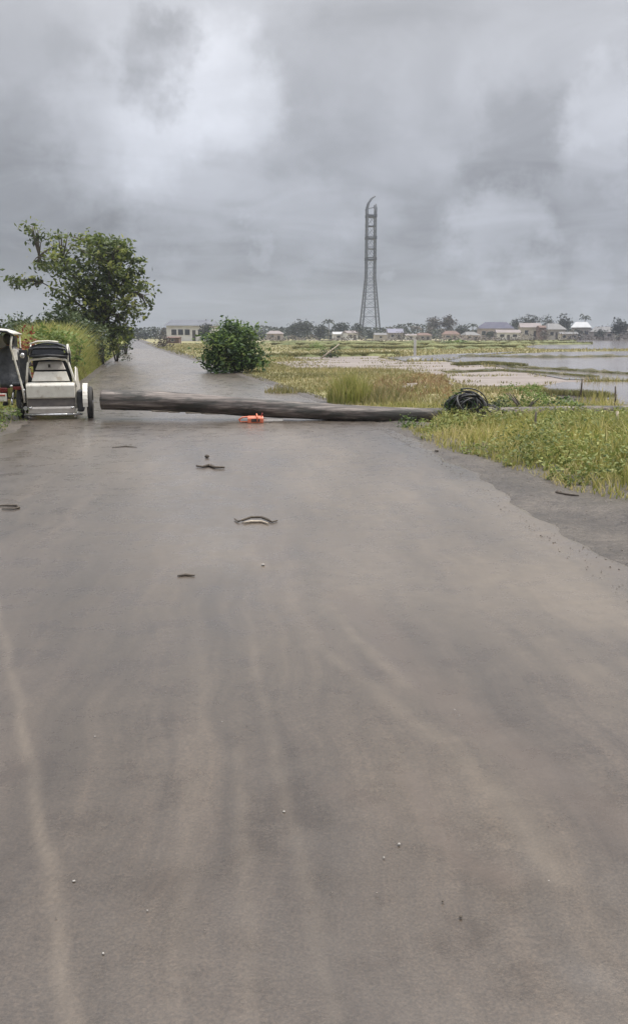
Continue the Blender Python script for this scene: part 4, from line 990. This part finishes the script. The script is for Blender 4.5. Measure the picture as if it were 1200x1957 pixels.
# ------------------------------------------------------------------ far trees
def far_tree(px, ytop, wpx, Y, label, kind='round', mat='leafFar'):
    p = P(px, ytop, Y); w = wpx*Y/F; h = p[2]; root = empty({'round': 'broadleaf_tree', 'narrow': 'slender_tree', 'palm': 'coconut_palm'}[kind], (p[0], Y, 0), 0, label, 'tree', 'distant trees along the horizon')
    if kind == 'palm':
        m = MB(); m.tube([(0, 0, 0), (.15, 0, h*.4), (.0, 0, h*.82)], [.22, .16, .12], 6); m.build('trunk', M['barkpale'], root)
        v = []; f = []
        for i in range(15):
            a = 2*math.pi*i/15+random.uniform(-.2, .2); L = w*.5*random.uniform(.85, 1.15); up_ = random.uniform(.0, .28)*h
            n0 = len(v)
            for j in range(5):
                t = j/4; r = L*t; z = h*.82+up_*math.sin(t*2.2)*.8-L*.35*t*t; ww = .38*(1-.75*t)
                v.append((math.cos(a)*r-math.sin(a)*ww, math.sin(a)*r+math.cos(a)*ww, z-.25*t)); v.append((math.cos(a)*r, math.sin(a)*r, z+.12)); v.append((math.cos(a)*r+math.sin(a)*ww, math.sin(a)*r-math.cos(a)*ww, z-.25*t))
            for j in range(4):
                q_ = n0+j*3; f += [(q_, q_+1, q_+4), (q_, q_+4, q_+3), (q_+1, q_+2, q_+5), (q_+1, q_+5, q_+4)]
        tri_mesh('crown', np.array(v), np.array(f), M[mat], rng.random(len(v)), root)
        return
    bl = []; nb = 8 if kind == 'round' else 5
    for i in range(nb):
        a = random.uniform(0, 6.28)
        if kind == 'round':
            q = random.uniform(0, .32)*w; zz = h*random.uniform(.4, .78)
            bl.append((math.cos(a)*q, math.sin(a)*q, zz, w*random.uniform(.20, .32), w*random.uniform(.2, .3), h*random.uniform(.17, .27), 1))
        else:
            bl.append((random.uniform(-.12, .12)*w, random.uniform(-.12, .12)*w, h*(.3+.6*i/nb), w*random.uniform(.22, .42), w*.35, h*.14, 1))
    if kind == 'round': bl.append((0, 0, h*.74, w*.28, w*.28, h*.26, 1)); bl.append((0, 0, h*.45, w*.40, w*.38, h*.28, 1)); bl.append((0, 0, h*.25, w*.36, w*.34, h*.22, .7))
    crown_mesh(bl, 42 if w > 5 else 75, .62 if w > 5 else .45, M[mat], root, 'crown', .6, .3, 0, 1.2, 10)
    m = MB(); m.tube([(0, 0, 0), (.1, 0, h*.35), (0, .1, h*.7)], [.035*h, .025*h, .01*h], 6); m.tube([(.1, 0, h*.35), (w*.2, 0, h*.6)], [.02*h, .006*h], 5); m.tube([(.1, 0, h*.3), (-w*.2, 0, h*.58)], [.02*h, .006*h], 5)
    m.build('trunk', M['bark'], root)
FT = [
 (264, 624, 13, 240, 'dark slender tree right at the far end of the road', 'narrow', 'leafFar'),
 (278, 632, 14, 260, 'low tree just right of the road end', 'round', 'leafFar'),
 (296, 627, 14, 250, 'first of two tall small trees left of the long white building', 'narrow', 'leafFar'),
 (313, 626, 14, 255, 'tree touching the left end of the long white building', 'round', 'leafBrown'),
 (337, 613, 13, 300, 'small tree top showing over the left half of the white building roof', 'round', 'leafFar'),
 (528, 624, 15, 290, 'small dark tree beside the pale pink house right of the round bush', 'narrow', 'leafFar'),
 (500, 632, 22, 300, 'low tree peeping out at the right of the round bush', 'round', 'leafFar'),
 (572, 611, 64, 300, 'widest rounded tree on the horizon left of the tower', 'round', 'leafFar'),
 (612, 620, 34, 290, 'mid height tree just right of the widest rounded tree', 'round', 'leafFar'),
 (628, 609, 26, 300, 'palm rising between the rounded tree and the tower', 'palm', 'leafFar'),
 (652, 614, 38, 310, 'bushy tree left of the tower and behind the pale houses', 'round', 'leafFar'),
 (683, 617, 30, 320, 'tree touching the left leg of the tower', 'round', 'leafFar'),
 (712, 629, 30, 300, 'low dark tree at the foot of the tower', 'round', 'leafFar'),
 (740, 624, 14, 300, 'slender tree just right of the tower base', 'narrow', 'leafBrown'),
 (771, 621, 15, 290, 'slender dark tree right of the lilac roofed house', 'narrow', 'leafFar'),
 (796, 622, 20, 300, 'palm above the white post in the field', 'palm', 'leafBrown'),
 (828, 603, 32, 340, 'left of two tall hazy trees right of the tower', 'round', 'leafBrown'),
 (858, 601, 28, 340, 'right of two tall hazy trees right of the tower', 'round', 'leafBrown'),
 (818, 620, 18, 295, 'slender brownish tree in front of the left hazy tree', 'narrow', 'leafBrown'),
 (846, 622, 18, 290, 'narrow tree between the two tall hazy trees', 'narrow', 'leafBrown'),
 (880, 621, 24, 290, 'dark tree left of the blue roofed house', 'round', 'leafFar'),
 (903, 618, 22, 300, 'palm close to the left end of the blue roofed house', 'palm', 'leafFar'),
 (985, 608, 22, 330, 'tree rising behind the right end of the blue roofed house', 'round', 'leafFar'),
 (1011, 597, 42, 330, 'big dark round tree above the cream walled house', 'round', 'leafFar'),
 (1046, 601, 32, 340, 'middle tree of the dark group on the right horizon', 'round', 'leafFar'),
 (1078, 598, 34, 330, 'round dark tree above the grey roofed house', 'round', 'leafFar'),
 (1118, 599, 22, 320, 'lone palm above the bright white roof', 'palm', 'leafFar'),
 (1104, 630, 20, 270, 'dark bushy tree in front of the bright white roof', 'round', 'leafFar'),
 (1146, 628, 18, 280, 'small dark tree beside the far right grey house', 'round', 'leafFar'),
 (1184, 606, 34, 260, 'tall dark tree at the right frame edge', 'round', 'leafFar'),
 (1225, 600, 50, 270, 'big tree just outside the right frame edge', 'round', 'leafFar'),
 (935, 634, 24, 275, 'low bush in front of the blue roofed house', 'round', 'leafFar'),
 (1040, 630, 18, 280, 'small tree beside the brown end of the cream walled house', 'round', 'leafBrown'),
 (395, 618, 22, 210, 'tree behind the right end of the long white building', 'round', 'leafFar')]
for a_ in FT: far_tree(*a_)

# low far hedge mass
parts = []
xs = np.concatenate([rng.uniform(-80, 130, 16000)]); yv = rng.uniform(310, 350, len(xs)); hh = 5.0*(.5+.7*pnoise(xs, xs*.3, .16, 2))
C = np.stack([xs, yv, rng.random(len(xs))*hh], 1); v, t = leaf_arrays(C, .9, .6)
o = tri_mesh('treeline', v, t, M['leafFar'], np.repeat(rng.random(len(C)), 5)); tag(o, 'low unbroken mass of scrub behind the distant village', 'scrub', kind='stuff')
xs = rng.uniform(-30, 130, 6000); yv = rng.uniform(235, 262, len(xs)); hh = 2.9*np.clip(pnoise(xs, xs*.3, .5, 2)*1.6-.5, 0, 1)
C = np.stack([xs, yv, rng.random(len(xs))*hh], 1); v, t = leaf_arrays(C, .5, .6)
o = tri_mesh('scrub', v, t, M['leafBrown'], np.repeat(rng.random(len(C)), 5)); tag(o, 'low dark scrub along the front of the distant village', 'scrub', kind='stuff')

# ------------------------------------------------------------------ houses
ROOF = {'pink': simple('pinkish_roof', (.26, .225, .215), (.2, .175, .165), .6, .5, spec=.08), 'blue': simple('blue_purple_roof', (.07, .07, .10), (.11, .105, .13), .5, .5, spec=.08),
        'white': simple('white_sheet_roof', (.45, .45, .45), (.36, .36, .35), .5, .4, spec=.08), 'grey': simple('grey_sheet_roof', (.2, .195, .19), (.15, .145, .14), .5, .5, spec=.08),
        'brown': simple('rusty_roof', (.18, .12, .1), (.12, .085, .07), .5, .7, spec=.08), 'lilac': simple('lilac_roof', (.22, .215, .26), (.17, .165, .2), .5, .5, spec=.08), 'dgrey': simple('dark_grey_roof', (.15, .155, .17), (.12, .125, .14), .3, .75, spec=.08)}
WALL = {'white': simple('white_wall', (.6, .59, .57), (.48, .46, .43), .7, .8), 'cream': simple('cream_wall', (.42, .38, .32), (.33, .3, .26), .7, .8),
        'pink': simple('pinkish_wall', (.42, .35, .33), (.33, .28, .26), .7, .8), 'grey': simple('block_wall', (.3, .28, .26), (.24, .22, .2), .7, .9), 'brown': simple('brown_wall', (.16, .1, .08), (.11, .07, .06), .7, .9)}
def house(px, ytop, wpx, Y, roof, wall, label, gable=False, nwin=3, wallfrac=.6, rz=0, dep=6, cat='house', name='house'):
    wallfrac = min(.85, wallfrac+random.uniform(.04, .14)); rz = rz+random.uniform(-.35, .35)*(name == 'house'); ytop += 2*(name == 'house'); px += random.uniform(-3, 3)*(name == 'house')
    p = P(px, ytop, Y); w = wpx*Y/F; h = p[2]; wh = h*wallfrac
    root = empty(name, (p[0], Y, 0), rz, label, cat, 'houses of the distant village')
    m = MB(); m.box((0, dep/2, wh/2), (w*.92, dep, wh)); m.build('wall', WALL[wall], root)
    m = MB(); e = w*.5; r_ = e*(.85 if name == 'long_building' else .55) if not gable else e
    y0, y1, ym = -.45, dep+.45, dep/2
    vs = [(-e, y0, wh+.01), (e, y0, wh+.01), (e, y1, wh+.01), (-e, y1, wh+.01), (-r_, ym, h), (r_, ym, h)]
    vs2 = [(x, y, z-.12) for x, y, z in vs]
    m.add(vs[:6], [(0, 1, 5, 4), (1, 2, 5), (2, 3, 4, 5), (3, 0, 4), (3, 2, 1, 0)]); m.build('roof', ROOF[roof], root)
    for i in range(nwin):
        xw = -w*.38+w*.76*(i+.5)/nwin
        if i == nwin//2 and nwin > 1:
            m = MB(); m.box((xw, -.03, wh*.36), (.85, .05, wh*.7)); m.build('door', M['dark'], root)
        else:
            f_ = MB(); f_.box((xw, -.03, wh*.58), (min(1.3, w*.2)+.15, .05, wh*.36+.12)); fo = f_.build('window', WALL['white'], root)
            m = MB(); m.box((xw, -.065, wh*.58), (min(1.3, w*.2), .02, wh*.36)); m.build('pane', M['glass'], fo)
    return root
house(364, 611, 98, 225, 'dgrey', 'white', 'long white building with a low grey roof right of the road end', False, 6, .62, 0, 10, 'building', 'long_building')
house(330, 643, 26, 165, 'brown', 'brown', 'small reddish brown shed in front of the long white building', True, 1, .75, 0, 3, 'shed', 'shed')
house(524, 630, 32, 280, 'pink', 'pink', 'small house with a pale pink roof right of the round bush', False, 2, .55)
house(655, 632, 34, 275, 'white', 'white', 'low pale house left of the tower, left one of the pair', True, 2, .6)
house(676, 630, 22, 270, 'pink', 'white', 'tiny pale house closest to the left tower leg', True, 2, .6)
house(726, 634, 24, 275, 'grey', 'cream', 'small cream house right of the tower foot', True, 1, .6)
house(756, 626, 30, 285, 'lilac', 'grey', 'house with a lilac roof right of the tower', True, 2, .5)
house(815, 634, 28, 280, 'brown', 'grey', 'low brown roofed house beneath the left hazy tree', False, 2, .5)
house(860, 630, 34, 285, 'brown', 'pink', 'brown roofed pinkish house beneath the right hazy tree', False, 2, .5)
house(905, 632, 30, 270, 'grey', 'pink', 'low grey roofed house in front of the left end of the blue roof', False, 2, .5)
house(948, 613, 72, 300, 'blue', 'pink', 'biggest village house with a dark blue purple roof', False, 4, .5, 0, 9)
house(972, 628, 46, 272, 'pink', 'white', 'pinkish white low house in front of the big blue roofed one', True, 3, .6)
house(1013, 615, 40, 290, 'pink', 'cream', 'cream walled house with bright front right of the blue roof', True, 2, .62)
house(1037, 622, 14, 285, 'brown', 'brown', 'narrow dark brown shed at the right end of the cream walled house', True, 1, .8, 0, 4, 'shed', 'shed')
house(1066, 616, 40, 295, 'grey', 'grey', 'grey roofed house below the dark round trees', False, 3, .55)
house(1108, 613, 38, 290, 'white', 'grey', 'house with the brightest white roof on the right horizon', False, 3, .6)
house(1152, 622, 46, 285, 'grey', 'grey', 'wide grey house near the right frame edge', False, 3, .55)
house(1088, 632, 34, 265, 'grey', 'cream', 'low cream house in front of the white roofed one', True, 3, .6)
house(1215, 620, 40, 285, 'pink', 'grey', 'pink roofed house just beyond the right frame edge', False, 2, .55)
house(786, 636, 22, 268, 'pink', 'white', 'tiny white walled hut behind the white post', True, 1, .6)

# ------------------------------------------------------------------ haze
m = MB(); m.box((0, 780, 31), (3100, 1700, 64))
hz = bpy.data.materials.new('haze_air'); hz.use_nodes = True; nt = hz.node_tree; nt.nodes.remove(nt.nodes['Principled BSDF'])
pv = nt.nodes.new('ShaderNodeVolumePrincipled'); pv.inputs['Color'].default_value = (.50, .54, .62, 1); pv.inputs['Density'].default_value = .00055; pv.inputs['Anisotropy'].default_value = .2
nt.links.new(pv.outputs[0], nt.nodes['Material Output'].inputs['Volume'])
hzo = m.build('haze', hz); tag(hzo, 'thin pale damp haze over the fields', 'haze', kind='stuff')

# ------------------------------------------------------------------ sky and sun
SUN_EL, SUN_AZ = 58, 72      # azimuth clockwise from +Y
w = bpy.data.worlds.new('World'); sc.world = w; w.use_nodes = True; nt = w.node_tree; L = nt.links.new
bg = nt.nodes['Background']
sky = N(nt, 'ShaderNodeTexSky', sky_type='NISHITA', sun_disc=False, sun_elevation=R(SUN_EL), sun_rotation=R(SUN_AZ), air_density=1, dust_density=3)
tc = N(nt, 'ShaderNodeTexCoord'); sx = N(nt, 'ShaderNodeSeparateXYZ'); L(tc.outputs['Generated'], sx.inputs[0])
def MT(op, a, b=None, c=None):
    n = N(nt, 'ShaderNodeMath', operation=op)
    for i, q in enumerate((a, b, c)):
        if q is None: continue
        if isinstance(q, (int, float)): n.inputs[i].default_value = q
        else: L(q, n.inputs[i])
    return n.outputs[0]
zz = MT('ADD', MT('MAXIMUM', sx.outputs[2], 0.0), .16)
cv = N(nt, 'ShaderNodeCombineXYZ'); L(MT('DIVIDE', sx.outputs[0], zz), cv.inputs[0]); L(MT('DIVIDE', sx.outputs[1], zz), cv.inputs[1])
n1 = noise(nt, cv.outputs[0], 2.0, 8, .52); n1.inputs['Distortion'].default_value = .8
n2 = noise(nt, cv.outputs[0], .55, 4, .5)
nd = noise(nt, tc.outputs['Generated'], 11, 8, .6)
# direction warped a little so that the hand-placed cloud banks get ragged edges
vm = N(nt, 'ShaderNodeVectorMath', operation='SUBTRACT'); L(nd.outputs['Color'], vm.inputs[0]); vm.inputs[1].default_value = (.5, .5, .5)
vs_ = N(nt, 'ShaderNodeVectorMath', operation='SCALE'); L(vm.outputs[0], vs_.inputs[0]); vs_.inputs['Scale'].default_value = .17
va = N(nt, 'ShaderNodeVectorMath', operation='ADD'); L(tc.outputs['Generated'], va.inputs[0]); L(vs_.outputs[0], va.inputs[1])
acc = None
BANKS = [(330, 20, 130, .07), (440, 165, 90, .10), (215, 255, 120, .11), (400, 300, 130, .07), (590, 430, 80, .05), (950, 435, 75, .12), (830, 200, 110, .05), (490, 488, 26, .07),
         (1180, 190, 70, .09), (1150, 320, 50, .05), (1100, 535, 50, .06), (990, 545, 40, .05), (745, 540, 20, .06), (500, 540, 30, .02), (270, 475, 40, .05), (700, 420, 60, .04),
         (305, 125, 62, -.12), (230, 90, 90, -.05), (70, 130, 90, -.03), (760, 110, 130, -.06), (1010, 290, 90, -.07), (850, 330, 90, -.04), (80, 400, 150, -.08), (620, 560, 200, -.02), (560, 110, 50, -.02), (660, 490, 50, -.03), (1000, 500, 80, -.03)]
for (px, py, rp, am) in BANKS:
    d_ = Vector(ray(px, py)).normalized(); rad_ = rp/F*1.15
    dn = N(nt, 'ShaderNodeVectorMath', operation='DISTANCE'); L(va.outputs[0], dn.inputs[0]); dn.inputs[1].default_value = d_
    mr = N(nt, 'ShaderNodeMapRange', interpolation_type='SMOOTHSTEP'); L(dn.outputs['Value'], mr.inputs[0])
    mr.inputs[1].default_value = rad_*.55; mr.inputs[2].default_value = rad_*1.3; mr.inputs[3].default_value = am; mr.inputs[4].default_value = 0
    acc = mr.outputs[0] if acc is None else MT('ADD', acc, mr.outputs[0])
var = MT('ADD', MT('MULTIPLY', MT('SUBTRACT', n1.outputs[0], .5), .34), MT('MULTIPLY', MT('SUBTRACT', n2.outputs[0], .5), .16))
var = MT('ADD', var, MT('MULTIPLY', acc, 1.45))
# brightness against elevation: grey at the horizon, brighter overhead
el = N(nt, 'ShaderNodeMapRange', interpolation_type='SMOOTHSTEP'); L(sx.outputs[2], el.inputs[0]); el.inputs[1].default_value = 0; el.inputs[2].default_value = .33; el.inputs[3].default_value = .285; el.inputs[4].default_value = .56
el2 = N(nt, 'ShaderNodeMapRange', interpolation_type='SMOOTHSTEP'); L(sx.outputs[2], el2.inputs[0]); el2.inputs[1].default_value = .60; el2.inputs[2].default_value = .97; el2.inputs[3].default_value = 0; el2.inputs[4].default_value = 3.6
lum = MT('ADD', MT('ADD', el.outputs[0], el2.outputs[0]), var)
lum = MT('MAXIMUM', lum, .2)
tint = N(nt, 'ShaderNodeMapRange'); L(sx.outputs[2], tint.inputs[0]); tint.inputs[1].default_value = 0; tint.inputs[2].default_value = .35; 
tr_ = ramp(nt, tint.outputs[0], [(0, (.905, .965, 1.115)), (1, (.965, .985, 1.05))])
sc_ = N(nt, 'ShaderNodeVectorMath', operation='SCALE'); L(tr_.outputs[0], sc_.inputs[0]); L(lum, sc_.inputs['Scale'])
skys = N(nt, 'ShaderNodeVectorMath', operation='SCALE'); L(sky.outputs[0], skys.inputs[0]); skys.inputs['Scale'].default_value = .08
mix = N(nt, 'ShaderNodeMix', data_type='RGBA'); mix.inputs[0].default_value = .96; L(skys.outputs[0], mix.inputs[6]); L(sc_.outputs[0], mix.inputs[7])
L(mix.outputs[2], bg.inputs[0]); bg.inputs[1].default_value = 1.0

sd = bpy.data.lights.new('sun', 'SUN'); sd.energy = 2.8; sd.angle = R(9); sd.color = (1, .93, .82)
so = bpy.data.objects.new('sun', sd); COL.objects.link(so)
az, e = R(SUN_AZ), R(SUN_EL); dirv = Vector((math.sin(az)*math.cos(e), math.cos(az)*math.cos(e), math.sin(e)))
so.rotation_euler = dirv.to_track_quat('Z', 'Y').to_euler()

# ------------------------------------------------------------------ render
sc.render.engine = 'CYCLES'; sc.view_settings.view_transform = 'Standard'; sc.view_settings.look = 'None'
sc.view_settings.exposure = .08; sc.view_settings.gamma = 1
sc.cycles.volume_bounces = 1; sc.cycles.max_bounces = 6; sc.cycles.transparent_max_bounces = 8
sc.render.resolution_x = 627; sc.render.resolution_y = 1024
